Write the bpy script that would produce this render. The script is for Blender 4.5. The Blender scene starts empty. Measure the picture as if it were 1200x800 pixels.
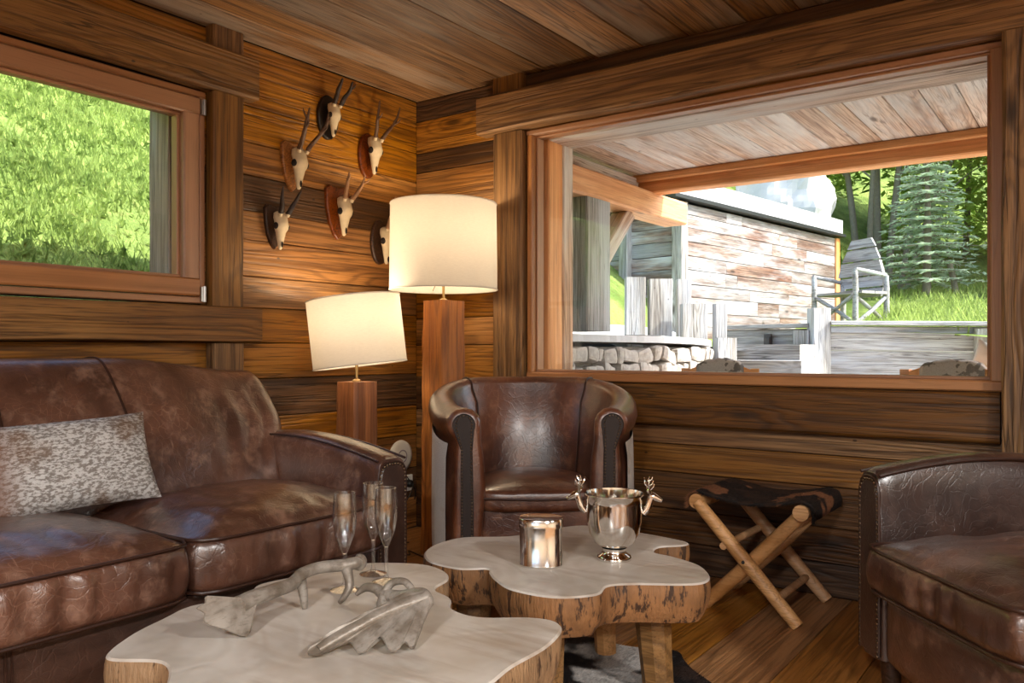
import bpy, bmesh, math, random
from mathutils import Vector, Matrix, noise

scene = bpy.context.scene
col = scene.collection
RND = random.Random(11)
PI = math.pi

# ------------------------------------------------------------------ camera
cam_d = bpy.data.cameras.new('camera')
cam = bpy.data.objects.new('camera', cam_d)
col.objects.link(cam)
cam.location = (2.8538, -3.1019, 0.9)
cam.rotation_euler = (PI / 2, 0, math.radians(35.964))
cam_d.sensor_width = 36.0
cam_d.lens = 960.6 / 1200 * 36.0
cam_d.shift_y = 10.0 / 1200
cam_d.clip_start = 0.02
cam_d.clip_end = 300
scene.camera = cam

# ------------------------------------------------------------------ view
scene.view_settings.view_transform = 'Standard'
scene.view_settings.look = 'None'
scene.view_settings.gamma = 1.0
scene.view_settings.use_curve_mapping = False
scene.view_settings.exposure = 1.2
scene.cycles.max_bounces = 14
scene.cycles.diffuse_bounces = 5
scene.cycles.transparent_max_bounces = 16
scene.cycles.use_denoising = True
scene.cycles.sample_clamp_indirect = 8.0

# ------------------------------------------------------------------ sky and sun
SUN_DIR = Vector((0.70, 0.16, 0.66)).normalized()      # towards the sun
world = bpy.data.worlds.new('world')
scene.world = world
world.use_nodes = True
wn = world.node_tree
wn.nodes.clear()
w_out = wn.nodes.new('ShaderNodeOutputWorld')
w_bg = wn.nodes.new('ShaderNodeBackground')
w_sky = wn.nodes.new('ShaderNodeTexSky')
w_sky.sky_type = 'NISHITA'
w_sky.sun_disc = False
w_sky.sun_elevation = math.asin(SUN_DIR.z)
w_sky.sun_rotation = math.atan2(SUN_DIR.x, SUN_DIR.y)
w_sky.air_density = 1.0
w_sky.dust_density = 2.5
w_bg.inputs['Strength'].default_value = 0.28
wn.links.new(w_sky.outputs[0], w_bg.inputs['Color'])
wn.links.new(w_bg.outputs[0], w_out.inputs['Surface'])

sun_d = bpy.data.lights.new('sun', 'SUN')
sun_d.energy = 3.7
sun_d.color = (1.0, 0.95, 0.86)
sun_d.angle = math.radians(0.6)
sun = bpy.data.objects.new('sun', sun_d)
col.objects.link(sun)
sun.rotation_euler = SUN_DIR.to_track_quat('Z', 'Y').to_euler()
sun.location = (6, 6, 9)


# ================================================================== helpers
def tag(o, label=None, cat=None, group=None, kind=None):
    if label: o['label'] = label
    if cat: o['category'] = cat
    if group: o['group'] = group
    if kind: o['kind'] = kind
    return o


def empty(name, loc=(0, 0, 0), rz=0.0):
    o = bpy.data.objects.new(name, None)
    o.empty_display_size = 0.1
    col.objects.link(o)
    o.location = loc
    o.rotation_euler = (0, 0, rz)
    return o


def link_mesh(name, me, parent=None, loc=None, rot=None):
    o = bpy.data.objects.new(name, me)
    col.objects.link(o)
    if parent is not None: o.parent = parent
    if loc is not None: o.location = loc
    if rot is not None: o.rotation_euler = rot
    return o


def mk(name, v, f, mat, parent=None, smooth=False, loc=None, rot=None):
    me = bpy.data.meshes.new(name)
    me.from_pydata([tuple(p) for p in v], [], f)
    if smooth:
        me.polygons.foreach_set('use_smooth', [True] * len(me.polygons))
    me.materials.append(mat)
    me.update()
    bm = bmesh.new(); bm.from_mesh(me)
    bmesh.ops.recalc_face_normals(bm, faces=bm.faces)
    bm.to_mesh(me); bm.free()
    if smooth and len(f) < 8000: me.set_sharp_from_angle(angle=math.radians(58))
    return link_mesh(name, me, parent, loc, rot)


class MB:
    """collects shapes of ONE object"""
    def __init__(s): s.v = []; s.f = []
    def add(s, vf):
        v, f = vf
        o = len(s.v)
        s.v += [tuple(p) for p in v]
        s.f += [tuple(i + o for i in q) for q in f]
        return s
    def build(s, name, mat, parent=None, smooth=False, loc=None, rot=None):
        return mk(name, s.v, s.f, mat, parent, smooth, loc, rot)


def box(x0, x1, y0, y1, z0, z1):
    v = [(x0, y0, z0), (x1, y0, z0), (x1, y1, z0), (x0, y1, z0), (x0, y0, z1), (x1, y0, z1), (x1, y1, z1), (x0, y1, z1)]
    return v, [(0, 3, 2, 1), (4, 5, 6, 7), (0, 1, 5, 4), (1, 2, 6, 5), (2, 3, 7, 6), (3, 0, 4, 7)]


def timber(L, W, T, c=0.004, nseg=1, jit=0.0, rnd=RND, bow=0.0):
    """board or beam, long axis local x, width y, thickness z, chamfered edges, uneven when jit > 0"""
    a, b = W / 2, T / 2
    prof = [(-a + c, -b), (a - c, -b), (a, -b + c), (a, b - c), (a - c, b), (-a + c, b), (-a, b - c), (-a, -b + c)]
    v, f = [], []
    ph = rnd.random() * 50
    for i in range(nseg + 1):
        x = -L / 2 + L * i / nseg
        for k, (y, z) in enumerate(prof):
            j = jit * noise.noise(Vector((x * 2.2 + ph, k // 2 * 5.3, ph)))
            j2 = jit * 0.7 * noise.noise(Vector((x * 3.1 + ph, k // 2 * 3.7, ph + 9)))
            v.append((x, y + j * (1 if y > 0 else -1) + bow * math.sin(PI * i / nseg), z + j2))
    for i in range(nseg):
        for k in range(8):
            k2 = (k + 1) % 8
            f.append((i * 8 + k, i * 8 + k2, (i + 1) * 8 + k2, (i + 1) * 8 + k))
    f.append(tuple(range(7, -1, -1)))
    f.append(tuple(nseg * 8 + k for k in range(8)))
    return v, f


def frame_axes(d):
    d = d.normalized()
    up = Vector((0, 0, 1)) if abs(d.z) < 0.95 else Vector((1, 0, 0))
    s = d.cross(up).normalized()
    return s, s.cross(d).normalized()


def tube(pts, rad, n=8, cap=True, flat=1.0, rough=0.0):
    pts = [Vector(p) for p in pts]
    if not isinstance(rad, (list, tuple)): rad = [rad] * len(pts)
    v, f = [], []
    s = None
    for i, p in enumerate(pts):
        d = (pts[min(i + 1, len(pts) - 1)] - pts[max(i - 1, 0)])
        d = d.normalized() if d.length > 1e-9 else Vector((0, 0, 1))
        if s is None: s, u = frame_axes(d)
        else:
            s = (s - d * s.dot(d)).normalized(); u = s.cross(d).normalized()
        for k in range(n):
            a = 2 * PI * k / n
            r = rad[i] * (1 + (rough * noise.noise(p * 30 + Vector((k * 3.1, 0, 0))) if rough else 0))
            v.append(p + s * math.cos(a) * r + u * math.sin(a) * r * flat)
    for i in range(len(pts) - 1):
        for k in range(n):
            k2 = (k + 1) % n
            f.append((i * n + k, i * n + k2, (i + 1) * n + k2, (i + 1) * n + k))
    if cap:
        f.append(tuple(range(n - 1, -1, -1)))
        f.append(tuple((len(pts) - 1) * n + k for k in range(n)))
    return v, f


def smooth_path(pts, k=6, closed=False):
    P = [Vector(p) for p in pts]
    n = len(P)
    out = []
    rng = n if closed else n - 1
    for i in range(rng):
        if closed: a, b, c, d = P[(i - 1) % n], P[i], P[(i + 1) % n], P[(i + 2) % n]
        else: a, b, c, d = P[max(i - 1, 0)], P[i], P[i + 1], P[min(i + 2, n - 1)]
        for j in range(k):
            t = j / k
            out.append(0.5 * ((2 * b) + (-a + c) * t + (2 * a - 5 * b + 4 * c - d) * t * t + (-a + 3 * b - 3 * c + d) * t ** 3))
    if not closed: out.append(P[-1])
    return out


def lerp_list(vals, m):
    out = []
    for i in range(m):
        t = i / (m - 1) * (len(vals) - 1)
        k = min(int(t), len(vals) - 2)
        out.append(vals[k] + (vals[k + 1] - vals[k]) * (t - k))
    return out


def stube(pts, rads, k=6, n=8, **kw):
    sp = smooth_path(pts, k)
    return tube(sp, lerp_list(rads, len(sp)), n, **kw)


def lathe(prof, n=32, cx=0, cy=0, ex=None, sx=1.0, sy=1.0, cap=True):
    """profile of (r, z) turned round z; ex = superellipse exponent"""
    v, f = [], []
    for r, z in prof:
        for k in range(n):
            a = 2 * PI * k / n
            c, s = math.cos(a), math.sin(a)
            m = 1.0 if not ex else (abs(c) ** ex + abs(s) ** ex) ** (-1 / ex)
            v.append((cx + r * c * m * sx, cy + r * s * m * sy, z))
    for i in range(len(prof) - 1):
        for k in range(n):
            k2 = (k + 1) % n
            f.append((i * n + k, i * n + k2, (i + 1) * n + k2, (i + 1) * n + k))
    if cap and prof[0][0] > 1e-6: f.append(tuple(range(n - 1, -1, -1)))
    if cap and prof[-1][0] > 1e-6: f.append(tuple((len(prof) - 1) * n + k for k in range(n)))
    return v, f


def ball(c, r, nu=10, nv=7, sc=(1, 1, 1)):
    v, f = [], []
    for i in range(nv + 1):
        t = PI * i / nv
        for k in range(nu):
            a = 2 * PI * k / nu
            v.append((c[0] + r * sc[0] * math.sin(t) * math.cos(a), c[1] + r * sc[1] * math.sin(t) * math.sin(a), c[2] + r * sc[2] * math.cos(t)))
    for i in range(nv):
        for k in range(nu):
            k2 = (k + 1) % nu
            f.append((i * nu + k, (i + 1) * nu + k, (i + 1) * nu + k2, i * nu + k2))
    return v, f


def cube_grid(nx, ny, nz):
    idx, v, f = {}, [], []
    def vid(i, j, k):
        key = (i, j, k)
        if key not in idx:
            idx[key] = len(v)
            v.append((-1 + 2 * i / nx, -1 + 2 * j / ny, -1 + 2 * k / nz))
        return idx[key]
    for i in range(nx):
        for j in range(ny):
            f.append((vid(i, j, 0), vid(i, j + 1, 0), vid(i + 1, j + 1, 0), vid(i + 1, j, 0)))
            f.append((vid(i, j, nz), vid(i + 1, j, nz), vid(i + 1, j + 1, nz), vid(i, j + 1, nz)))
    for i in range(nx):
        for k in range(nz):
            f.append((vid(i, 0, k), vid(i + 1, 0, k), vid(i + 1, 0, k + 1), vid(i, 0, k + 1)))
            f.append((vid(i, ny, k), vid(i, ny, k + 1), vid(i + 1, ny, k + 1), vid(i + 1, ny, k)))
    for j in range(ny):
        for k in range(nz):
            f.append((vid(0, j, k), vid(0, j, k + 1), vid(0, j + 1, k + 1), vid(0, j + 1, k)))
            f.append((vid(nx, j, k), vid(nx, j + 1, k), vid(nx, j + 1, k + 1), vid(nx, j, k + 1)))
    return v, f


def nz3(x, y, z): return noise.noise(Vector((x, y, z)))


def sbox(lx, ly, lz, n=6.0, seg=(12, 12, 8), fn=None):
    """soft box: superellipsoid of full size lx, ly, lz"""
    v, f = cube_grid(*seg)
    out = []
    for x, y, z in v:
        m = (abs(x) ** n + abs(y) ** n + abs(z) ** n) ** (-1 / n)
        p = Vector((x * m * lx / 2, y * m * ly / 2, z * m * lz / 2))
        if fn: p = fn(p, (x, y, z))
        out.append(p)
    return out, f


def prism(outline, z0, z1, axis='z', bev=0.0):
    """outline [(a, b)] extruded; axis x: (a, b) = (y, z); axis z: (x, y)"""
    n = len(outline)
    v, f = [], []
    cx = sum(p[0] for p in outline) / n; cy = sum(p[1] for p in outline) / n
    rings = [(z0, 0), (z1, 0)] if bev <= 0 else [(z0, 0), (z1 - bev, 0), (z1, bev)]
    for z, off in rings:
        for a, b in outline:
            d = math.hypot(a - cx, b - cy) or 1
            a2, b2 = a - (a - cx) / d * off, b - (b - cy) / d * off
            v.append((z, a2, b2) if axis == 'x' else ((a2, z, b2) if axis == 'y' else (a2, b2, z)))
    for i in range(len(rings) - 1):
        for k in range(n):
            k2 = (k + 1) % n
            f.append((i * n + k, i * n + k2, (i + 1) * n + k2, (i + 1) * n + k))
    f.append(tuple(range(n - 1, -1, -1)))
    f.append(tuple((len(rings) - 1) * n + k for k in range(n)))
    return v, f


def sstep(a, b, x):
    t = max(0.0, min(1.0, (x - a) / (b - a)))
    return t * t * (3 - 2 * t)


def board(name, p0, p1, W, T, mat, parent=None, up=(0, 0, 1), c=0.004, jit=0.0, nseg=None, bow=0.0):
    """one timber object from p0 to p1; its width runs along up as far as possible"""
    p0, p1 = Vector(p0), Vector(p1)
    d = p1 - p0
    L = d.length
    x = d.normalized()
    y = Vector(up); y = (y - x * y.dot(x)).normalized()
    z = x.cross(y)
    if nseg is None: nseg = max(1, int(L / 0.12)) if jit else 1
    v, f = timber(L, W, T, c, nseg, jit, bow=bow)
    o = mk(name, v, f, mat, parent)
    M = Matrix((x, y, z)).transposed().to_4x4()
    M.translation = (p0 + p1) / 2
    o.matrix_local = M
    return o


# ================================================================== materials
class NT:
    def __init__(s, name):
        s.m = bpy.data.materials.new(name)
        s.m.use_nodes = True
        s.t = s.m.node_tree
        s.t.nodes.clear()
        s.out = s.n('ShaderNodeOutputMaterial')
    def n(s, t, **kw):
        nd = s.t.nodes.new(t)
        for k, v in kw.items(): setattr(nd, k, v)
        return nd
    def l(s, a, b): s.t.links.new(a, b)
    def set(s, sock, v):
        if hasattr(v, 'links') or isinstance(v, bpy.types.NodeSocket): s.l(v, sock)
        else: sock.default_value = v
    def math(s, op, a, b=0.0, c=None, clamp=False):
        nd = s.n('ShaderNodeMath', operation=op); nd.use_clamp = clamp
        s.set(nd.inputs[0], a); s.set(nd.inputs[1], b)
        if c is not None: s.set(nd.inputs[2], c)
        return nd.outputs[0]
    def mix(s, fac, a, b, blend='MIX'):
        nd = s.n('ShaderNodeMix', data_type='RGBA', blend_type=blend)
        s.set(nd.inputs[0], fac)
        for sock, v in ((nd.inputs[6], a), (nd.inputs[7], b)):
            s.set(sock, v if not isinstance(v, tuple) else (*v[:3], 1))
        return nd.outputs[2]
    def noise(s, vec, scale, detail=3.0, rough=0.5, dist=0.0):
        nd = s.n('ShaderNodeTexNoise')
        s.l(vec, nd.inputs['Vector'])
        nd.inputs['Scale'].default_value = scale
        nd.inputs['Detail'].default_value = detail
        nd.inputs['Roughness'].default_value = rough
        nd.inputs['Distortion'].default_value = dist
        return nd.outputs['Fac']
    def voro(s, vec, scale, feature='F1', out='Distance', rnd=1.0):
        nd = s.n('ShaderNodeTexVoronoi', feature=feature)
        s.l(vec, nd.inputs['Vector'])
        nd.inputs['Scale'].default_value = scale
        nd.inputs['Randomness'].default_value = rnd
        return nd.outputs[out]
    def mapping(s, vec, scale=(1, 1, 1), rot=(0, 0, 0), loc=(0, 0, 0)):
        nd = s.n('ShaderNodeMapping')
        s.l(vec, nd.inputs['Vector'])
        nd.inputs['Scale'].default_value = scale
        nd.inputs['Rotation'].default_value = rot
        nd.inputs['Location'].default_value = loc
        return nd.outputs[0]
    def ramp(s, fac, a, b, lo=0.0, hi=1.0):
        nd = s.n('ShaderNodeMapRange', clamp=True)
        nd.interpolation_type = 'SMOOTHSTEP'
        s.set(nd.inputs[0], fac)
        nd.inputs[1].default_value = a; nd.inputs[2].default_value = b
        nd.inputs[3].default_value = lo; nd.inputs[4].default_value = hi
        return nd.outputs[0]
    def objcoord(s): return s.n('ShaderNodeTexCoord').outputs['Object']
    def rand(s): return s.n('ShaderNodeObjectInfo').outputs['Random']
    def bump(s, h, strength=0.3, dist=0.01):
        nd = s.n('ShaderNodeBump')
        s.set(nd.inputs['Height'], h)
        nd.inputs['Strength'].default_value = strength
        nd.inputs['Distance'].default_value = dist
        return nd.outputs[0]
    def bsdf(s, color, rough=0.5, metal=0.0, normal=None, spec=0.5, **kw):
        b = s.n('ShaderNodeBsdfPrincipled')
        s.set(b.inputs['Base Color'], color if not isinstance(color, tuple) else (*color[:3], 1))
        s.set(b.inputs['Roughness'], rough)
        b.inputs['Metallic'].default_value = metal
        b.inputs['Specular IOR Level'].default_value = spec
        if normal is not None: s.l(normal, b.inputs['Normal'])
        for k, v in kw.items(): s.set(b.inputs[k], v)
        s.l(b.outputs[0], s.out.inputs['Surface'])
        return b


def rgb(r, g, b):
    def c(u):
        u /= 255.0
        return u / 12.92 if u <= 0.04045 else ((u + 0.055) / 1.055) ** 2.4
    return (c(r), c(g), c(b))


def wood(name, dark, mid, light, rough=0.55, bump=0.35, var=0.22, knots=1.0, ring=20.0, fib=1.0, grey=None, greyamt=0.0, cs=1.0, sat=1.12):
    t = NT(name)
    oc = t.objcoord(); rd = t.rand()
    off = t.n('ShaderNodeCombineXYZ')
    t.l(t.math('MULTIPLY', rd, 31.7), off.inputs[0]); t.l(t.math('MULTIPLY', rd, 17.3), off.inputs[1]); t.l(t.math('MULTIPLY', rd, 53.1), off.inputs[2])
    va = t.n('ShaderNodeVectorMath', operation='ADD'); t.l(oc, va.inputs[0]); t.l(off.outputs[0], va.inputs[1])
    V = va.outputs[0]
    kd = t.voro(t.mapping(V, (1.5 * cs, 5.0 * cs, 5.0 * cs)), 1.0)
    kn = t.ramp(kd, 0.0, 0.42, 1.0, 0.0)
    n1 = t.noise(t.mapping(V, (0.24 * cs, 7.0 * cs, 7.0 * cs)), 1.0, 2.0, 0.4, 0.15)
    phase = t.math('ADD', t.math('MULTIPLY', n1, ring * 6.0), t.math('MULTIPLY', kn, 12.0 * knots))
    rg = t.math('ADD', t.math('MULTIPLY', t.math('SINE', phase), 0.5), 0.5)
    rg = t.math('POWER', rg, 1.6)
    fibre = t.noise(t.mapping(V, (4.0 * cs, 170.0 * cs, 170.0 * cs)), 1.0, 3.0, 0.6)
    fibre2 = t.noise(t.mapping(V, (1.3 * cs, 42.0 * cs, 42.0 * cs)), 1.0, 3.0, 0.6)
    blot = t.noise(t.mapping(V, (0.9, 3.0, 3.0)), 1.0, 3.0, 0.55)
    c = t.mix(t.ramp(rg, 0.0, 1.0, 0.0, 0.5), mid, dark)
    c = t.mix(t.ramp(blot, 0.32, 0.62, 0.0, 0.9), c, light)
    c = t.mix(t.ramp(rg, 0.5, 1.0, 0.0, 0.30), c, dark)
    c = t.mix(t.ramp(fibre2, 0.48, 0.68, 0.0, 0.66 * fib), c, dark)
    c = t.mix(t.ramp(fibre, 0.48, 0.70, 0.0, 0.7 * fib), c, tuple(d * 0.6 for d in dark))
    if grey is not None:
        gn = t.noise(t.mapping(V, (0.7, 4.0, 4.0)), 1.0, 4.0, 0.65)
        c = t.mix(t.ramp(gn, 0.62 - greyamt * 0.5, 0.85 - greyamt * 0.4, 0.0, 0.85), c, grey)
    if knots > 0:
        c = t.mix(t.ramp(kd, 0.03, 0.13, 0.85, 0.0), c, tuple(d * 0.3 for d in dark))
    ck = t.noise(t.mapping(V, (0.9 * cs, 26.0 * cs, 26.0 * cs)), 1.0, 2.0, 0.5, 0.2)
    crack = t.ramp(t.math('ABSOLUTE', t.math('SUBTRACT', ck, 0.5)), 0.004, 0.022, 1.0, 0.0)
    crack = t.math('MULTIPLY', crack, t.ramp(blot, 0.42, 0.6, 0.15, 0.75))
    c = t.mix(t.math('MULTIPLY', crack, 0.8 * fib), c, tuple(d * 0.35 for d in dark))
    nl = t.voro(t.mapping(V, (5.0, 9.0, 9.0)), 1.0)
    c = t.mix(t.ramp(nl, 0.025, 0.05, 0.8 * min(1.0, knots), 0.0), c, tuple(d * 0.2 for d in dark))
    hsv = t.n('ShaderNodeHueSaturation')
    t.l(c, hsv.inputs['Color'])
    rd2 = t.math('FRACT', t.math('MULTIPLY', rd, 7.31))
    t.l(t.math('ADD', t.math('MULTIPLY', t.math('SUBTRACT', rd, 0.5), 2 * var), 1.0), hsv.inputs['Value'])
    t.l(t.math('ADD', t.math('MULTIPLY', t.math('SUBTRACT', rd2, 0.5), 0.22), sat), hsv.inputs['Saturation'])
    h = t.math('ADD', t.math('ADD', t.math('MULTIPLY', rg, -0.5), t.math('MULTIPLY', crack, -1.0)), t.math('ADD', t.math('MULTIPLY', fibre, -0.5), t.math('MULTIPLY', fibre2, -0.6)))
    t.bsdf(hsv.outputs[0], rough, normal=t.bump(h, bump, 0.006))
    return t.m


def leather(name, dark, mid, light, rough=0.34, scuff=1.0, folds=0.06):
    t = NT(name)
    oc = t.objcoord()
    big = t.noise(oc, 3.2, 4, 0.6)
    med = t.noise(oc, 14, 4, 0.65)
    c = t.mix(t.ramp(big, 0.35, 0.65), dark, mid)
    c = t.mix(t.ramp(med, 0.48, 0.75, 0.0, 0.55 * scuff), c, light)
    wv = t.n('ShaderNodeVectorMath', operation='ADD'); t.l(oc, wv.inputs[0])
    nn = t.n('ShaderNodeTexNoise'); t.l(oc, nn.inputs['Vector']); nn.inputs['Scale'].default_value = 7.0; nn.inputs['Detail'].default_value = 3
    sc = t.n('ShaderNodeVectorMath', operation='SCALE'); t.l(nn.outputs['Color'], sc.inputs[0]); sc.inputs['Scale'].default_value = 0.16
    t.l(sc.outputs[0], wv.inputs[1])
    cr = t.voro(wv.outputs[0], 15, 'DISTANCE_TO_EDGE')
    cr2 = t.voro(t.mapping(wv.outputs[0], (1, 1, 1), (0.5, 0.3, 0.9)), 34, 'DISTANCE_TO_EDGE')
    crease = t.math('MULTIPLY', t.ramp(cr2, 0.0, 0.035, 1.0, 0.0), t.ramp(big, 0.45, 0.62))
    c = t.mix(t.math('MULTIPLY', crease, 0.38 * scuff), c, light)
    scr = t.noise(t.mapping(oc, (3, 90, 14), (0.5, 0.4, 0.7)), 1.0, 2, 0.5)
    c = t.mix(t.ramp(scr, 0.7, 0.78, 0.0, 0.5 * scuff), c, light)
    scr2 = t.noise(t.mapping(oc, (80, 4, 9), (0.9, 0.2, 0.3)), 1.0, 2, 0.5)
    c = t.mix(t.ramp(scr2, 0.7, 0.78, 0.0, 0.4 * scuff), c, light)
    fine = t.voro(oc, 420)
    w1_ = t.noise(t.mapping(wv.outputs[0], (16, 7, 9), (0.3, 0.5, 0.2)), 1.0, 2, 0.5, 0.6)
    fold = t.ramp(t.math('ABSOLUTE', t.math('SUBTRACT', w1_, 0.5)), 0.0, 0.05, 0.0, 1.0)
    fold = t.math('ADD', fold, t.math('MULTIPLY', w1_, 1.2))
    h = t.math('ADD', t.math('ADD', t.math('MULTIPLY', fine, 0.10), t.math('MULTIPLY', fold, folds)), t.math('ADD', t.math('MULTIPLY', t.ramp(cr, 0.0, 0.16), 0.05), t.math('ADD', t.math('MULTIPLY', t.ramp(cr2, 0, 0.08), 0.16), t.math('MULTIPLY', med, 0.35))))
    rgh = t.math('ADD', t.math('MULTIPLY', med, 0.22), rough - 0.11)
    t.bsdf(c, rgh, normal=t.bump(h, 0.32, 0.006), spec=0.9, **{'Coat Weight': 0.5, 'Coat Roughness': 0.24})
    return t.m


def plain(name, c, rough=0.5, metal=0.0, bumpscale=None, bump=0.15, var=0.0, **kw):
    t = NT(name)
    oc = t.objcoord()
    colr = c
    if var: colr = t.mix(t.noise(oc, bumpscale or 8, 4, 0.6), tuple(max(0, x * (1 - var)) for x in c), tuple(x * (1 + var) for x in c))
    nrm = t.bump(t.noise(oc, bumpscale, 4, 0.6), bump, 0.004) if bumpscale else None
    t.bsdf(colr, rough, metal, nrm, **kw)
    return t.m


M = {}
M['wall'] = wood('wall_planks', rgb(80, 48, 23), rgb(150, 100, 54), rgb(178, 128, 76), 0.52, 0.45, 0.2)
M['wall_dark'] = wood('dark_wall_planks', rgb(42, 26, 16), rgb(84, 55, 34), rgb(108, 77, 50), 0.55, 0.5, 0.25, grey=rgb(122, 104, 82), greyamt=0.12)
M['wall_mid'] = wood('brown_wall_planks', rgb(74, 48, 29), rgb(132, 94, 61), rgb(158, 121, 85), 0.55, 0.5, 0.15, grey=rgb(150, 128, 102), greyamt=0.15)
M['beam'] = wood('old_beam', rgb(70, 44, 24), rgb(126, 88, 52), rgb(150, 112, 72), 0.6, 0.6, 0.1, ring=13)
M['ceil'] = wood('ceiling_planks', rgb(62, 41, 27), rgb(122, 87, 56), rgb(152, 116, 82), 0.6, 0.5, 0.3, grey=rgb(150, 137, 124), greyamt=0.33)
M['floor'] = wood('floor_planks', rgb(90, 58, 34), rgb(148, 103, 66), rgb(168, 124, 84), 0.38, 0.25, 0.1, ring=22, knots=0.5, fib=0.7)
M['frame'] = wood('window_frame_wood', rgb(132, 84, 48), rgb(168, 112, 68), rgb(182, 128, 82), 0.4, 0.08, 0.06, knots=0.0, ring=5, fib=0.3, sat=0.95)
M['lamp_wood'] = wood('lamp_post_wood', rgb(86, 46, 23), rgb(152, 92, 50), rgb(176, 118, 72), 0.6, 0.7, 0.05, ring=7, fib=0.7)
M['gap'] = plain('dark_backing', (0.012, 0.009, 0.007), 0.9, bumpscale=20)
M['porch'] = wood('porch_ceiling_boards', rgb(130, 96, 76), rgb(200, 166, 142), rgb(220, 196, 176), 0.6, 0.35, 0.16, grey=rgb(212, 208, 204), greyamt=0.45)
M['fresh'] = wood('larch_beam', rgb(190, 126, 86), rgb(228, 166, 122), rgb(236, 184, 142), 0.55, 0.2, 0.06, knots=0.5, ring=6, fib=0.5)
M['grey'] = wood('weathered_grey_wood', rgb(96, 90, 84), rgb(160, 156, 150), rgb(190, 188, 184), 0.75, 0.5, 0.14, grey=rgb(186, 190, 196), greyamt=0.4)
M['barn'] = wood('weathered_barn_boards', rgb(58, 40, 34), rgb(116, 84, 70), rgb(146, 126, 114), 0.75, 0.5, 0.3, grey=rgb(188, 188, 190), greyamt=0.5)
M['pole'] = wood('peeled_pole', rgb(140, 96, 62), rgb(186, 142, 104), rgb(204, 166, 130), 0.5, 0.2, 0.05, ring=4, knots=0.6, fib=0.5)
M['leather'] = leather('brown_leather', rgb(70, 43, 32), rgb(106, 70, 54), rgb(160, 124, 104), 0.34, 1.0, 0.26)
M['leather_dark'] = leather('dark_leather', rgb(46, 29, 23), rgb(70, 46, 36), rgb(104, 76, 62), 0.36, 0.5)
M['leather_warm'] = leather('chestnut_leather', rgb(66, 33, 20), rgb(106, 60, 37), rgb(158, 106, 74), 0.33, 0.8)
M['facing'] = plain('facing_leather', rgb(38, 24, 18), 0.5, bumpscale=300, bump=0.3, var=0.3, spec=0.35)
M['piping'] = plain('leather_piping', rgb(54, 32, 23), 0.4, bumpscale=120)
M['nail'] = plain('nailheads', rgb(120, 100, 80), 0.35, 1.0, bumpscale=200)
M['silver'] = plain('polished_silver', (0.80, 0.77, 0.73), 0.09, 1.0, bumpscale=14, bump=0.03)
M['tin'] = plain('polished_tin', (0.76, 0.73, 0.69), 0.13, 1.0, bumpscale=10, bump=0.03)
M['bone'] = plain('bone', rgb(205, 184, 150), 0.6, bumpscale=60, var=0.15)
M['antler'] = plain('antler_horn', rgb(88, 60, 38), 0.6, bumpscale=90, bump=0.5, var=0.45)
M['socket'] = plain('dark_hollow', rgb(30, 18, 12), 0.9, bumpscale=50)
M['plaque_tan'] = wood('plaque_tan', rgb(110, 66, 34), rgb(152, 98, 54), rgb(166, 112, 66), 0.45, 0.15, 0.05, knots=0)
M['plaque_red'] = wood('plaque_red', rgb(70, 32, 16), rgb(112, 56, 30), rgb(124, 66, 36), 0.4, 0.15, 0.05, knots=0)
M['plaque_black'] = plain('plaque_black', rgb(24, 18, 15), 0.35, bumpscale=40)
M['plaque_dark'] = wood('plaque_dark', rgb(34, 20, 12), rgb(60, 38, 24), rgb(72, 46, 30), 0.5, 0.2, 0.05, knots=0)
M['white_plastic'] = plain('white_plastic', rgb(225, 222, 216), 0.4, bumpscale=80, bump=0.02)
M['grey_plastic'] = plain('grey_plastic', rgb(150, 140, 150), 0.4, bumpscale=80, bump=0.02)
M['black'] = plain('black_rubber', rgb(18, 17, 17), 0.5, bumpscale=80, bump=0.05)
M['metal_dark'] = plain('dark_metal', rgb(70, 72, 74), 0.45, 0.8, bumpscale=30, var=0.2)
M['brass'] = plain('brass', rgb(190, 160, 110), 0.3, 1.0, bumpscale=50, bump=0.05)
M['steel'] = plain('steel', rgb(190, 190, 190), 0.3, 1.0, bumpscale=60, bump=0.05)
M['stone'] = plain('wall_stone', rgb(176, 170, 164), 0.85, bumpscale=24, bump=0.9, var=0.6)
M['mortar'] = plain('mortar', rgb(120, 114, 106), 0.95, bumpscale=60, bump=0.6, var=0.2)
M['concrete'] = plain('concrete', rgb(196, 198, 202), 0.85, bumpscale=10, bump=0.4, var=0.18)
M['boulder'] = plain('granite_boulder', rgb(190, 190, 190), 0.9, bumpscale=2.2, bump=0.9, var=0.4)
M['bark'] = plain('tree_bark', rgb(130, 122, 104), 0.9, bumpscale=25, bump=0.9, var=0.35)
M['gravel'] = plain('pale_gravel', rgb(190, 190, 188), 0.9, bumpscale=60, bump=0.9, var=0.35)
M['terrace'] = plain('terrace_stone', rgb(216, 211, 202), 0.85, bumpscale=6, bump=0.4, var=0.2)
M['plaster'] = plain('plaster', rgb(206, 190, 166), 0.9, bumpscale=30, bump=0.2, var=0.05)


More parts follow.
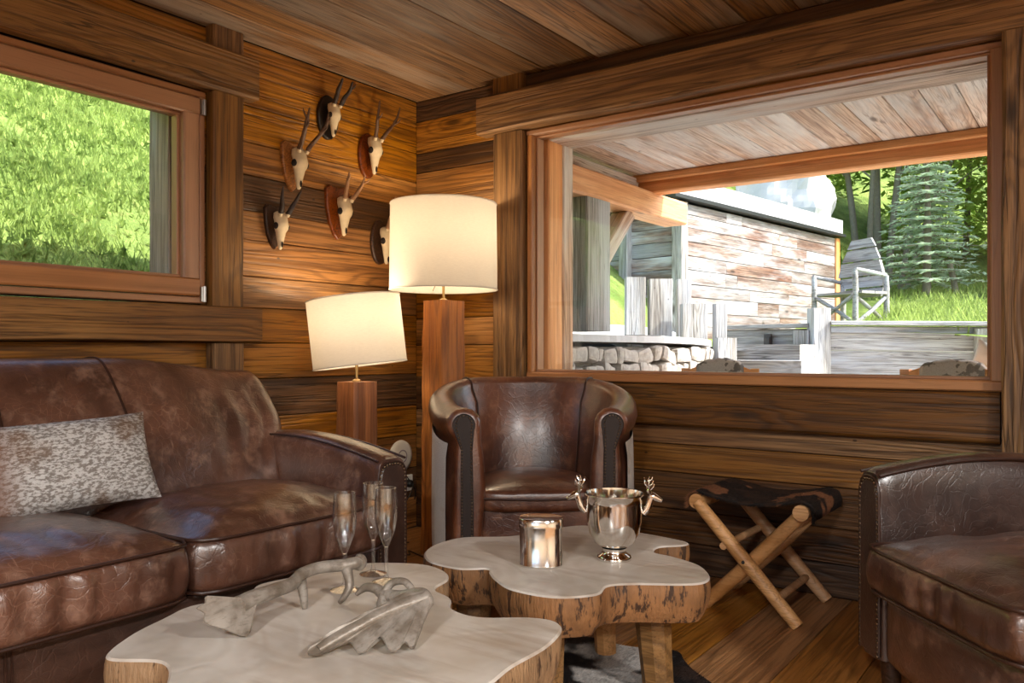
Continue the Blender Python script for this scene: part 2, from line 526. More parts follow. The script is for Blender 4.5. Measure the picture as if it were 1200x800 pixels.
def mat_glass_pane():
    t = NT('window_glass')
    tr = t.n('ShaderNodeBsdfTransparent'); tr.inputs[0].default_value = (0.97, 0.985, 0.98, 1)
    gl = t.n('ShaderNodeBsdfGlossy'); gl.inputs['Roughness'].default_value = 0.01
    lw = t.n('ShaderNodeLayerWeight'); lw.inputs['Blend'].default_value = 0.5
    fr = t.math('ADD', t.math('MULTIPLY', t.math('POWER', lw.outputs['Facing'], 5.0), 0.9), 0.035, clamp=True)
    mx = t.n('ShaderNodeMixShader')
    t.l(fr, mx.inputs[0]); t.l(tr.outputs[0], mx.inputs[1]); t.l(gl.outputs[0], mx.inputs[2])
    t.l(mx.outputs[0], t.out.inputs['Surface'])
    return t.m
M['pane'] = mat_glass_pane()


def mat_crystal():
    t = NT('clear_crystal')
    tr = t.n('ShaderNodeBsdfTransparent'); tr.inputs[0].default_value = (0.985, 0.99, 0.99, 1)
    gl = t.n('ShaderNodeBsdfGlossy'); gl.inputs['Roughness'].default_value = 0.02
    lw = t.n('ShaderNodeLayerWeight'); lw.inputs['Blend'].default_value = 0.5
    fac = t.math('ADD', t.math('MULTIPLY', t.math('POWER', lw.outputs['Facing'], 2.0), 0.9), 0.11, clamp=True)
    mx = t.n('ShaderNodeMixShader')
    t.l(fac, mx.inputs[0]); t.l(tr.outputs[0], mx.inputs[1]); t.l(gl.outputs[0], mx.inputs[2])
    t.l(mx.outputs[0], t.out.inputs['Surface'])
    return t.m
M['crystal'] = mat_crystal()


def mat_shade(name, c):
    t = NT(name)
    oc = t.objcoord()
    weave = t.noise(t.mapping(oc, (60, 60, 420)), 1.0, 2, 0.5)
    colr = t.mix(t.ramp(weave, 0.3, 0.7, 0, 0.25), c, tuple(x * 0.8 for x in c))
    df = t.n('ShaderNodeBsdfDiffuse'); t.l(colr, df.inputs[0])
    tl = t.n('ShaderNodeBsdfTranslucent'); t.l(colr, tl.inputs[0])
    mx = t.n('ShaderNodeMixShader'); mx.inputs[0].default_value = 0.42
    t.l(df.outputs[0], mx.inputs[1]); t.l(tl.outputs[0], mx.inputs[2]); t.l(mx.outputs[0], t.out.inputs['Surface'])
    return t.m
M['shade'] = mat_shade('linen_shade', rgb(238, 232, 222))


def mat_bulb():
    t = NT('lit_bulb')
    e = t.n('ShaderNodeEmission'); e.inputs[0].default_value = (1, 0.86, 0.66, 1); e.inputs[1].default_value = 8
    t.l(e.outputs[0], t.out.inputs['Surface'])
    return t.m
M['bulb'] = mat_bulb()


def mat_slab_top():
    t = NT('slab_top')
    oc = t.objcoord()
    n = t.noise(oc, 2.2, 3, 0.5, 0.6)
    rings = t.math('ADD', t.math('MULTIPLY', t.math('SINE', t.math('MULTIPLY', n, 95.0)), 0.5), 0.5)
    bl = t.noise(oc, 5.0, 4, 0.6)
    st = t.noise(t.mapping(oc, (2, 14, 2), (0, 0, 0.6)), 1.0, 4, 0.6)
    c = t.mix(t.ramp(bl, 0.3, 0.7), rgb(184, 174, 162), rgb(214, 207, 198))
    c = t.mix(t.math('MULTIPLY', rings, 0.13), c, rgb(140, 112, 84))
    c = t.mix(t.ramp(st, 0.52, 0.72, 0.0, 0.5), c, rgb(146, 120, 96))
    sp = t.voro(oc, 5.0)
    c = t.mix(t.ramp(sp, 0.03, 0.16, 0.4, 0.0), c, rgb(112, 84, 64))
    t.bsdf(c, t.ramp(bl, 0.3, 0.7, 0.3, 0.46), normal=t.bump(t.math('ADD', rings, t.math('MULTIPLY', bl, 2.0)), 0.08, 0.004))
    return t.m
M['slab_top'] = mat_slab_top()


def mat_slab_bark(name, base, dark, amt):
    t = NT(name)
    oc = t.objcoord()
    n = t.noise(t.mapping(oc, (52, 52, 12)), 1.0, 4, 0.7)
    b = t.noise(oc, 9, 4, 0.6)
    f = t.noise(t.mapping(oc, (150, 150, 16)), 1.0, 3, 0.6)
    c = t.mix(t.ramp(b, 0.35, 0.65), base, tuple(x * 0.62 for x in base))
    c = t.mix(t.ramp(n, 0.60 - amt, 0.68 - amt, 0.0, 0.92), c, dark)
    c = t.mix(t.ramp(f, 0.5, 0.75, 0.0, 0.5), c, tuple(x * 0.5 for x in base))
    t.bsdf(c, 0.6, normal=t.bump(t.math('ADD', t.math('MULTIPLY', n, -1.0), t.math('MULTIPLY', f, -0.5)), 0.6, 0.01))
    return t.m
M['slab_bark'] = mat_slab_bark('slab_bark', rgb(148, 104, 64), rgb(44, 27, 17), 0.075)
M['slab_bark2'] = mat_slab_bark('slab_bark_pale', rgb(170, 136, 100), rgb(56, 38, 26), 0.035)


def mat_hide(name, white, black, brown, scale, t0, brownamt=0.5, fib=1.0):
    t = NT(name)
    oc = t.objcoord()
    n = t.noise(oc, scale, 2.5, 0.55, 0.3)
    n2 = t.noise(oc, scale * 1.7, 3, 0.5)
    h = t.noise(t.mapping(oc, (260, 60, 260), (0.2, 0.1, 0.5)), 1.0, 3, 0.6)
    dk = t.mix(t.ramp(n2, 0.45, 0.62, 0, brownamt), black, brown)
    c = t.mix(t.ramp(n, t0 - 0.02, t0 + 0.03), dk, white)
    c = t.mix(t.ramp(h, 0.45, 0.7, 0, 0.4 * fib), c, tuple(x * 0.55 for x in brown))
    t.bsdf(c, 0.75, normal=t.bump(h, 0.5, 0.006), spec=0.3)
    return t.m
M['rug'] = mat_hide('cowhide', rgb(212, 208, 204), rgb(34, 31, 32), rgb(74, 52, 40), 3.4, 0.49)
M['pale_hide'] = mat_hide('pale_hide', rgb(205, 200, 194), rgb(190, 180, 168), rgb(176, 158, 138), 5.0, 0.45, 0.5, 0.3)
M['stool_hide'] = mat_hide('goat_hide', rgb(128, 84, 56), rgb(26, 20, 18), rgb(70, 46, 32), 7.0, 0.55, 0.4)


def mat_cushion():
    t = NT('speckled_hide')
    oc = t.objcoord()
    sp = t.noise(t.mapping(oc, (80, 80, 170), (0.45, 0, 0.0)), 1.0, 3, 0.65)
    b = t.noise(oc, 5.5, 3, 0.5)
    h = t.noise(t.mapping(oc, (40, 240, 240), (0, 0.45, 0.3)), 1.0, 2, 0.5)
    gry = t.mix(t.ramp(sp, 0.42, 0.58), rgb(126, 119, 113), rgb(196, 194, 192))
    c = t.mix(t.ramp(b, 0.56, 0.68, 0.0, 0.8), gry, t.mix(t.ramp(sp, 0.45, 0.68), rgb(104, 76, 54), rgb(164, 150, 138)))
    sx = t.n('ShaderNodeSeparateXYZ'); t.l(oc, sx.inputs[0])
    c = t.mix(t.ramp(sx.outputs[1], -0.20, -0.10, 0.9, 0.0), c, rgb(110, 68, 42))
    t.bsdf(c, 0.6, normal=t.bump(t.math('ADD', h, sp), 0.35, 0.004), spec=0.4)
    return t.m
M['cushion'] = mat_cushion()


def mat_leaf(name, a, b, trans=0.45):
    t = NT(name)
    oc = t.objcoord()
    n = t.noise(oc, 3.0, 3, 0.6)
    n2 = t.noise(oc, 22.0, 2, 0.6)
    c = t.mix(t.ramp(n, 0.35, 0.65), a, b)
    c = t.mix(t.ramp(n2, 0.35, 0.7, 0, 0.5), c, tuple(min(1, x * 1.5) for x in b))
    df = t.n('ShaderNodeBsdfDiffuse'); t.l(c, df.inputs[0])
    tl = t.n('ShaderNodeBsdfTranslucent'); t.l(c, tl.inputs[0])
    mx = t.n('ShaderNodeMixShader'); mx.inputs[0].default_value = trans
    t.l(df.outputs[0], mx.inputs[1]); t.l(tl.outputs[0], mx.inputs[2]); t.l(mx.outputs[0], t.out.inputs['Surface'])
    return t.m
M['leaf_a'] = mat_leaf('maple_leaves', rgb(128, 156, 74), rgb(186, 204, 112))
M['leaf_b'] = mat_leaf('hazel_leaves', rgb(108, 146, 66), rgb(166, 190, 96))
M['leaf_c'] = mat_leaf('yellowing_leaves', rgb(168, 178, 84), rgb(216, 210, 116))
M['needle'] = mat_leaf('spruce_needles', rgb(158, 182, 150), rgb(206, 222, 194), 0.45)
M['grass'] = mat_leaf('grass_blades', rgb(104, 128, 60), rgb(164, 182, 102), 0.4)
M['shrub'] = mat_leaf('rust_shrub_leaves', rgb(72, 66, 36), rgb(118, 96, 52), 0.3)


def mat_ground():
    t = NT('hill_turf')
    oc = t.objcoord()
    a = t.noise(oc, 1.3, 4, 0.6); b = t.noise(oc, 14, 4, 0.65)
    c = t.mix(t.ramp(a, 0.35, 0.65), rgb(94, 116, 56), rgb(140, 160, 86))
    c = t.mix(t.ramp(b, 0.5, 0.75, 0, 0.6), c, rgb(92, 84, 46))
    t.bsdf(c, 0.95, normal=t.bump(b, 0.9, 0.05), spec=0.1)
    return t.m
M['turf'] = mat_ground()


def mat_decor_antler():
    t = NT('silvered_antler')
    oc = t.objcoord()
    n = t.noise(oc, 16, 4, 0.6)
    g = t.noise(t.mapping(oc, (150, 40, 150)), 1.0, 3, 0.6)
    c = t.mix(t.ramp(n, 0.35, 0.65), rgb(120, 109, 96), rgb(164, 156, 146))
    c = t.mix(t.ramp(g, 0.5, 0.7, 0, 0.4), c, rgb(92, 78, 64))
    t.bsdf(c, t.ramp(n, 0.3, 0.7, 0.36, 0.46), 0.25, normal=t.bump(g, 0.3, 0.003))
    return t.m
M['decor_antler'] = mat_decor_antler()


# ================================================================== the room
CEIL = 2.164
XR, YR = 6.4, -6.6                     # far ends of the room, behind the camera


def structure(o): o['kind'] = 'structure'; return o


def split(a, b, mx=3.4):
    n = max(1, math.ceil((b - a) / mx))
    cuts = [a] + [a + (b - a) * (i + RND.uniform(-0.18, 0.18)) / n for i in range(1, n)] + [b]
    return list(zip(cuts[:-1], cuts[1:]))


# floor and its planks (run along y)
fl = structure(MB().add(box(-0.3, XR + 0.3, YR - 0.3, 0.3, -0.30, -0.03)).build('floor', M['gap']))
x = 0.0
while x < XR:
    w = RND.uniform(0.19, 0.23)
    x1 = min(x + w, XR)
    for a, b in split(YR, 0.0, 2.6):
        board('plank', ((x + x1) / 2, a + 0.001, -0.0155), ((x + x1) / 2, b - 0.001, -0.0155), x1 - x - 0.0025, 0.031, M['floor'], fl, up=(1, 0, 0), c=0.0018)
    x = x1

# ceiling
ce = structure(MB().add(box(-0.3, XR + 0.3, YR - 0.3, 0.3, CEIL + 0.03, CEIL + 0.25)).build('ceiling', M['gap']))
x = 0.0
for w in [0.19, 0.17, 0.21, 0.24, 0.26, 0.22, 0.2, 0.24, 0.2] + [0.22] * 40:
    if x >= XR: break
    x1 = min(x + w, XR)
    for a, b in split(YR, 0.0, 4.2):
        board('plank', ((x + x1) / 2, a + 0.001, CEIL + 0.015), ((x + x1) / 2, b - 0.001, CEIL + 0.015), x1 - x - 0.004, 0.03, M['ceil'], ce, up=(1, 0, 0), c=0.003, jit=0.0015)
    x = x1

# left wall (plane x = 0) round window 1
WL = dict(y0=-2.66, y1=-1.215, z0=1.075, z1=1.905)
m = MB()
m.add(box(-0.30, -0.03, YR - 0.3, 0.3, 0, WL['z0'])); m.add(box(-0.30, -0.03, YR - 0.3, 0.3, WL['z1'], CEIL + 0.03))
m.add(box(-0.30, -0.03, YR - 0.3, WL['y0'], WL['z0'], WL['z1'])); m.add(box(-0.30, -0.03, WL['y1'], 0.3, WL['z0'], WL['z1']))
wl = structure(m.build('wall_left', M['gap']))
z = 0.0
rows = [0.155, 0.15, 0.165, 0.15, 0.16, 0.15, 0.145, 0.13, 0.15, 0.12, 0.145, 0.135, 0.15, 0.13, 0.13]
lefts = ['wall', 'wall_dark', 'wall', 'wall', 'wall_dark', 'wall', 'wall', 'wall', 'wall', 'wall', 'wall_dark', 'wall', 'wall', 'wall', 'wall']
tot = sum(rows); rows = [r * CEIL / tot for r in rows]
for r, mm in zip(rows, lefts):
    z1 = z + r
    spans = split(YR, 0.0)
    if z1 > WL['z0'] and z < WL['z1']: spans = split(YR, WL['y0']) + split(WL['y1'], 0.0)
    elif z < WL['z0'] <= z1: pass
    for a, b in spans:
        zz0, zz1 = z, z1
        board('plank', (-0.015, a + 0.001, (zz0 + zz1) / 2), (-0.015, b - 0.001, (zz0 + zz1) / 2), r - 0.003, 0.03, M[mm], wl, c=0.003, jit=0.001)
    z = z1

# wall with the big window (plane y = 0)
WR = dict(x0=0.70, x1=2.585, z0=0.764, z1=1.905)
m = MB()
m.add(box(-0.03, XR + 0.3, 0.03, 0.30, 0, WR['z0'])); m.add(box(-0.03, XR + 0.3, 0.03, 0.30, WR['z1'], CEIL + 0.03))
m.add(box(-0.03, WR['x0'], 0.03, 0.30, WR['z0'], WR['z1'])); m.add(box(WR['x1'], XR + 0.3, 0.03, 0.30, WR['z0'], WR['z1']))
wr = structure(m.build('wall_right', M['gap']))
rowsR = [0.12, 0.13, 0.15, 0.115, 0.085, 0.164, 0.16, 0.135, 0.17, 0.15, 0.13, 0.16, 0.13, 0.10, 0.162, 0.103]
z = 0.0
lightR = ['wall_dark', 'wall_dark', 'wall_dark', 'wall_mid', 'wall_mid', 'wall_dark', 'wall', 'wall', 'wall', 'wall', 'wall', 'wall', 'wall', 'wall_dark', 'wall', 'wall_dark']
for r, mm in zip(rowsR, lightR):
    z1 = min(z + r, CEIL)
    if z1 > WR['z0'] + 0.01 and z < WR['z1'] - 0.01: spans = [(0.0, WR['x0'])] + split(WR['x1'], XR)
    else: spans = split(0.0, XR, 4.0)
    for a, b in spans:
        board('plank', (a + 0.001, 0.015, (z + z1) / 2), (b - 0.001, 0.015, (z + z1) / 2), z1 - z - 0.003, 0.03, M[mm], wr, c=0.003, jit=0.001)
    z = z1

# the two walls behind the camera; rear opening is added for fill light
m = MB()
m.add(box(-0.3, 2.4, YR - 0.25, YR, 0, CEIL + 0.03)); m.add(box(4.2, XR + 0.3, YR - 0.25, YR, 0, CEIL + 0.03))
m.add(box(2.4, 4.2, YR - 0.25, YR, 0, 0.8)); m.add(box(2.4, 4.2, YR - 0.25, YR, 1.95, CEIL + 0.03))
structure(m.build('wall_rear', M['plaster']))
structure(MB().add(box(XR, XR + 0.3, YR, 0.0, 0, CEIL + 0.03)).build('wall_side', M['plaster']))
w3 = structure(empty('added_window_3', (0, 0, 0)))  # unseen window put in to let daylight brighten the room
for xx in (2.43, 3.30, 4.17): board('stile', (xx, YR - 0.1, 0.80), (xx, YR - 0.1, 1.95), 0.06, 0.06, M['frame'], w3, up=(1, 0, 0))
for zz in (0.83, 1.92):
    for xa, xb in ((2.46, 3.27), (3.33, 4.14)): board('rail', (xa, YR - 0.1, zz), (xb, YR - 0.1, zz), 0.06, 0.06, M['frame'], w3)
for xa, xb in ((2.46, 3.27), (3.33, 4.14)): MB().add(box(xa, xb, YR - 0.105, YR - 0.099, 0.86, 1.89)).build('pane', M['pane'], w3)

# ------------------------------------------------------------------ beams, posts and boards of the room
T = [0]
def trim(p0, p1, W, TH, mat=None, up=(0, 0, 1), jit=0.006, c=0.008, nseg=None, bow=0.0):
    T[0] += 1
    return structure(board('trim_%d' % T[0], p0, p1, W, TH, mat or M['beam'], None, up, c, jit, nseg, bow))

# right wall: header beam, block over the post, post, board under the sill, big post at the right
trim((0.46, -0.045, 1.995), (XR, -0.045, 1.995), 0.172, 0.09, jit=0.007)
trim((0.612, -0.03, 2.083), (0.612, -0.03, CEIL - 0.001), 0.165, 0.06, up=(1, 0, 0), jit=0.0)
trim((0.61, -0.026, 0.0), (0.61, -0.026, 1.905), 0.165, 0.052, up=(1, 0, 0), jit=0.005)
trim((0.70, -0.022, 0.678), (2.575, -0.022, 0.678), 0.165, 0.044, M['wall_dark'], jit=0.005)
trim((2.72, -0.05, 0.0), (2.72, -0.05, 1.905), 0.27, 0.10, up=(1, 0, 0), jit=0.012)
trim((0.70, -0.012, 2.125), (XR, -0.012, 2.125), 0.075, 0.024, M['wall_dark'], jit=0.002)
# left wall: top beam, blocks, post, shelf log
trim((-0.0 + 0.04, YR, 1.992), (0.04, -1.017, 1.992), 0.165, 0.08, jit=0.008)
trim((0.03, -1.144, 2.076), (0.03, -1.144, CEIL - 0.001), 0.14, 0.06, up=(0, 1, 0), jit=0.0)
trim((0.03, -1.144, 1.07), (0.03, -1.144, 1.905), 0.14, 0.06, up=(0, 1, 0), jit=0.006)
trim((0.045, YR, 1.000), (0.045, -1.013, 1.000), 0.14, 0.09, jit=0.008)
trim((0.03, -1.144, 0.0), (0.03, -1.144, 0.927), 0.14, 0.06, up=(0, 1, 0), jit=0.004)
# floor boards against the walls are plain: no skirting in the photograph

# ------------------------------------------------------------------ window 1 (left wall)
w1 = structure(empty('window_1', (0, 0, 0)))
y0, y1, z0, z1 = -2.65, -1.225, 1.08, 1.90
for zz, nm in ((z0 + 0.012, 'frame_rail'), (z1 - 0.012, 'frame_rail')):
    board(nm, (-0.035, y0, zz), (-0.035, y1, zz), 0.024, 0.11, M['frame'], w1)
for yy in (y0 + 0.012, y1 - 0.012):
    board('frame_stile', (-0.035, yy, z0 + 0.024), (-0.035, yy, z1 - 0.024), 0.024, 0.11, M['frame'], w1, up=(0, 1, 0))
sy0, sy1, sz0, sz1 = y0 + 0.03, -1.252, 1.108, 1.872
for zz in (sz0 + 0.034, sz1 - 0.034):
    board('sash_rail', (-0.008, sy0, zz), (-0.008, sy1, zz), 0.068, 0.07, M['frame'], w1, c=0.006)
for yy in (sy0 + 0.034, sy1 - 0.034):
    board('sash_stile', (-0.008, yy, sz0 + 0.068), (-0.008, yy, sz1 - 0.068), 0.068, 0.07, M['frame'], w1, up=(0, 1, 0), c=0.006)
for zz in (sz0 + 0.074, sz1 - 0.074):
    board('glazing_bead', (-0.02, sy0 + 0.068, zz), (-0.02, sy1 - 0.068, zz), 0.012, 0.04, M['frame'], w1, c=0.003)
for yy in (sy0 + 0.074, sy1 - 0.074):
    board('glazing_bead', (-0.02, yy, sz0 + 0.08), (-0.02, yy, sz1 - 0.08), 0.012, 0.04, M['frame'], w1, up=(0, 1, 0), c=0.003)
MB().add(box(-0.036, -0.030, sy0 + 0.068, sy1 - 0.068, sz0 + 0.068, sz1 - 0.068)).build('pane', M['pane'], w1)
for zz in (1.115, 1.835):
    h = MB(); h.add(tube([(0.035, -1.238, zz - 0.03), (0.035, -1.238, zz + 0.03)], 0.007, 10)); h.add(box(0.022, 0.034, -1.25, -1.236, zz - 0.028, zz + 0.028))
    h.build('hinge', M['steel'], w1, True)
# outer jambs of window 1
board('outer_jamb', (-0.20, -1.262, 1.0), (-0.20, -1.262, 1.93), 0.14, 0.05, M['porch'], w1, up=(1, 0, 0), jit=0.003)
board('outer_jamb', (-0.20, -2.66, 1.0), (-0.20, -2.66, 1.93), 0.14, 0.05, M['grey'], w1, up=(1, 0, 0), jit=0.003)

# ------------------------------------------------------------------ window 2 (big window)
w2 = structure(empty('window_2', (0, 0, 0)))
x0, x1, z0, z1 = 0.70, 2.585, 0.764, 1.905
board('frame_rail', (x0, 0.03, z0 + 0.018), (x1, 0.03, z0 + 0.018), 0.036, 0.10, M['frame'], w2, c=0.005)
board('frame_rail', (x0, 0.03, z1 - 0.012), (x1, 0.03, z1 - 0.012), 0.024, 0.10, M['frame'], w2, c=0.005)
board('frame_stile', (x0 + 0.016, 0.03, z0 + 0.036), (x0 + 0.016, 0.03, z1 - 0.024), 0.032, 0.10, M['frame'], w2, up=(1, 0, 0), c=0.005)
board('frame_stile', (x1 - 0.020, 0.03, z0 + 0.036), (x1 - 0.020, 0.03, z1 - 0.024), 0.040, 0.10, M['frame'], w2, up=(1, 0, 0), c=0.005)
board('glazing_bead', (x0 + 0.032, 0.035, z0 + 0.042), (x1 - 0.04, 0.035, z0 + 0.042), 0.012, 0.05, M['frame'], w2, c=0.003)
board('glazing_bead', (x0 + 0.032, 0.035, z1 - 0.028), (x1 - 0.04, 0.035, z1 - 0.028), 0.010, 0.05, M['frame'], w2, c=0.003)
board('glazing_bead', (x0 + 0.037, 0.035, z0 + 0.048), (x0 + 0.037, 0.035, z1 - 0.034), 0.010, 0.05, M['frame'], w2, up=(1, 0, 0), c=0.003)
board('glazing_bead', (x1 - 0.046, 0.035, z0 + 0.048), (x1 - 0.046, 0.035, z1 - 0.034), 0.010, 0.05, M['frame'], w2, up=(1, 0, 0), c=0.003)
MB().add(box(x0 + 0.04, x1 - 0.05, 0.052, 0.058, z0 + 0.046, z1 - 0.032)).build('pane', M['pane'], w2)
# reveal outside the glass
board('outer_jamb', (x0 + 0.025, 0.15, z0), (x0 + 0.025, 0.15, z1), 0.12, 0.05, M['fresh'], w2, up=(0, 1, 0), c=0.006, jit=0.002)
board('outer_jamb', (x0 + 0.025, 0.255, z0), (x0 + 0.025, 0.255, z1), 0.085, 0.06, M['porch'], w2, up=(0, 1, 0), c=0.006, jit=0.003)
board('outer_lintel', (x0 + 0.05, 0.19, z1 - 0.014), (x1, 0.19, z1 - 0.014), 0.20, 0.03, M['porch'], w2, up=(0, 1, 0), c=0.006, jit=0.002)
board('outer_sill', (x0, 0.20, z0 + 0.02), (x1, 0.20, z0 + 0.02), 0.22, 0.03, M['grey'], w2, up=(0, 1, 0), c=0.006)

# unseen fill lamps added on the ceiling behind the camera to brighten the room
for i, (lx, ly) in enumerate(((3.0, -4.8), (4.8, -4.8), (4.7, -2.6))):
    ro = empty('added_fill_lamp', (lx, ly, CEIL))
    tag(ro, ('added round flush white fill lamp facing the added rear window', 'added round flush white fill lamp in the far corner by the plaster walls', 'added round flush white fill lamp beside the plaster side wall')[i], 'added fill lamp', 'added flush fill lamps')
    MB().add(lathe([(0.20, 0), (0.20, -0.03), (0.185, -0.035), (0.18, -0.02)], 32)).build('housing', M['white_plastic'], ro, True)
    t_ = bpy.data.materials.get('fill_lamp_diffuser')
    if t_ is None:
        q = NT('fill_lamp_diffuser'); e = q.n('ShaderNodeEmission'); e.inputs[0].default_value = (1, 0.975, 0.94, 1); e.inputs[1].default_value = 4.0
        q.l(e.outputs[0], q.out.inputs['Surface']); t_ = q.m
    MB().add(lathe([(0.178, -0.021), (0.10, -0.024), (0.001, -0.025)], 32)).build('diffuser', t_, ro, True)
    ld = bpy.data.lights.new('added_fill_light', 'AREA'); ld.shape = 'DISK'; ld.size = 0.34; ld.energy = 52; ld.color = (1, 0.975, 0.94)
    lo = bpy.data.objects.new('added_fill_light', ld); col.objects.link(lo); lo.parent = ro; lo.location = (0, 0, -0.04)


# ================================================================== furniture
def piping(pts, r, parent, name='piping', closed=True, mat=None, k=1):
    sp = smooth_path(pts, k, closed) if k > 1 else [Vector(p) for p in pts]
    if closed: sp = sp + [sp[0], sp[1]]
    return MB().add(tube(sp, r, 6, cap=not closed)).build(name, mat or M['piping'], parent, True)


def nails(pts, parent, r=0.0045, name='nailhead_trim'):
    mb = MB()
    for p in pts: mb.add(ball(p, r, 6, 4))
    o = mb.build(name, M['nail'], parent, True)
    o['kind'] = 'stuff'
    return o


def spaced(path, step):
    out, acc = [path[0]], 0.0
    for a, b in zip(path[:-1], path[1:]):
        a, b = Vector(a), Vector(b); L = (b - a).length
        while acc + L >= step:
            t = (step - acc) / L
            a = a + (b - a) * t; L = (b - a).length; out.append(a); acc = 0.0
        acc += L
    return out


def seat_cushion(parent, cx, cy, z0, z1, lx, ly, crown, mat, seed=0.0, name='seat_cushion', seg=(56, 60, 12), n=9.0):
    H = z1 - z0
    def fn(p, u):
        x, y, z = u
        r = max(abs(x), abs(y))
        zz = p.z
        dome = crown * (1 - abs(x) ** 2.6) * (1 - abs(y) ** 2.6)
        if z > 0: zz += dome * sstep(0.0, 1.0, z)
        side = sstep(0.93, 1.0, r) * (1 - z * z)
        d = 0.012 * (1 - z * z) * sstep(0.9, 1.0, r)
        d += side * 0.013 * nz3(p.x * 26 + seed, p.y * 26, p.z * 4)
        top = 0.009 * nz3(p.x * 7 + seed, p.y * 7, 1.0) + 0.0035 * nz3(p.x * 12 + seed, p.y * 26, 4.0) + 0.004 * sstep(0.55, 0.95, r) * nz3(p.x * 22 + seed, p.y * 30, 9.0) if z > 0 else 0
        f_ = 1 + d / max(0.05, math.hypot(p.x, p.y))
        return Vector((cx + p.x * f_, cy + p.y * f_, (z0 + z1) / 2 + zz + top * (1 - r ** 6)))
    v, f = sbox(lx, ly, H, n, seg, fn)
    o = MB().add((v, f)).build(name, mat, parent, True)
    for zz, s in ((H / 2 * 0.86, 1.012), (-H / 2 * 0.86, 1.012)):
        pts = []
        for k in range(64):
            a = 2 * PI * k / 64
            c_, s_ = math.cos(a), math.sin(a)
            m_ = (abs(c_) ** n + abs(s_) ** n) ** (-1 / n)
            pts.append((cx + c_ * m_ * lx / 2 * s, cy + s_ * m_ * ly / 2 * s, (z0 + z1) / 2 + zz + 0.002 * nz3(a * 3, seed, 0)))
        piping(pts, 0.0045, o)
    return o


def arch_arm(parent, yin, yout, xb, xf, zb, ztop, mat, pmat, nail_side=1):
    """arm whose top arches from back to front; local x = depth, front at xf"""
    w = abs(yout - yin); yc = (yin + yout) / 2
    seg = (30, 12, 14)
    v, f = cube_grid(*seg)
    out = []
    for x, y, z in v:
        t = (x + 1) / 2
        X = xb + (xf - xb) * t
        top = ztop(t)
        m_ = 1.0
        if z > 0: m_ = (abs(y) ** 5 + abs(z) ** 5) ** (-1 / 5) if max(abs(y), abs(z)) > 0 else 1
        zz = z * m_ if z > 0 else z
        yy = y * m_
        Z = (zb + top) / 2 + zz * (top - zb) / 2
        bul = 0.008 * (1 - y * y) * (1 if z >= 1 else 0)
        X2 = X - (0.012 * (abs(y) ** 4 + max(0, z) ** 6) if x >= 1 else 0)
        out.append((X2, yc + yy * w / 2 + 0.006 * nz3(X * 6, y * 2, Z * 6) * (1 - t ** 8), Z + bul))
    arm = MB().add((out, f)).build('arm', mat, parent, True)
    # piping along the two upper edges
    for s in (-1, 1):
        pts = []
        for i in range(31):
            t = i / 30
            tp = ztop(t); hh = (tp - zb) / 2
            pts.append((xb + (xf - xb) * t, yc + s * w / 2 * 0.90, zb + hh + hh * 0.985))
        piping(pts, 0.004, arm, closed=False)
    # front panel with a rounded head
    tp = ztop(1.0)
    ol = []
    a, b0 = w / 2 * 0.80, zb + 0.01
    head = tp - 0.018
    for k in range(17):
        an = PI * k / 16
        c_, s_ = math.cos(an), math.sin(an)
        m_ = (abs(c_) ** 3 + abs(s_) ** 3) ** (-1 / 3)
        ol.append((yc + a * c_ * m_, head - 0.06 + 0.06 * s_ * m_))
    ol += [(yc - a, b0), (yc + a, b0)]
    pan = MB().add(prism(ol, xf - 0.02, xf + 0.006, 'x', 0.004)).build('front_panel', pmat, arm)
    path = [Vector((xf + 0.007, p[0], p[1])) for p in ([(yc + a, b0)] + ol[:17] + [(yc - a, b0)])]
    cc = Vector((xf + 0.007, yc, (b0 + head) / 2))
    rim = [Vector((xf + 0.002, yc + (p.y - yc) * 1.13, p.z + (0.008 if p.z > head - 0.06 else 0))) for p in path]
    piping(rim, 0.004, arm, closed=False)
    nails(spaced([Vector((xf + 0.004, yc + (p.y - yc) * 1.03, p.z + (0.002 if p.z > head - 0.06 else 0))) for p in path], 0.012), arm)
    return arm


# ------------------------------------------------------------------ sofa along the left wall
so = empty('sofa', (0.55, -1.95, 0))
tag(so, 'worn brown leather sofa with arched arms standing along the left plank wall', 'sofa')
def sofa_top(t): return 0.545 + 0.085 * math.sin(PI * min(1, (t * 0.86 + 0.12))) ** 0.8 - 0.0 * t
for s in (1, -1):
    arch_arm(so, s * 0.665, s * 0.80, -0.36, 0.465, 0.10, lambda t: 0.56 + 0.062 * math.sin(PI * (0.06 + 0.86 * t)) - 0.02 * t, M['leather'], M['leather_dark'])
base = MB()
base.add(box(-0.47, 0.44, -0.665, 0.665, 0.10, 0.29))
base.build('base', M['leather_dark'], so)
def railfn(p, u): return Vector((0.445 + p.x + 0.004 * nz3(p.y * 9, p.z * 9, 2), p.y, 0.195 + p.z))
MB().add(sbox(0.05, 1.34, 0.20, 10, (4, 60, 10), railfn)).build('front_rail', M['leather_dark'], so, True)
for yy in (-0.40, 0.42):
    piping([(0.473, yy, 0.29), (0.475, yy, 0.2), (0.473, yy, 0.105)], 0.003, so, 'seam', closed=False)
    piping([(0.473, yy + 0.012, 0.29), (0.475, yy + 0.012, 0.2), (0.473, yy + 0.012, 0.105)], 0.002, so, 'seam', closed=False)
for sx_ in (-0.40, 0.38):
    for sy_ in (-0.72, 0.72):
        MB().add(lathe([(0.026, 0.0), (0.032, 0.03), (0.036, 0.105)], 14, sx_, sy_)).build('foot', M['plaque_dark'], so, True)
for i, s in enumerate((1, -1)):
    seat_cushion(so, 0.235, s * 0.331, 0.295, 0.445, 0.60, 0.652, 0.055, M['leather'], 3.0 + 5 * i, n=10)
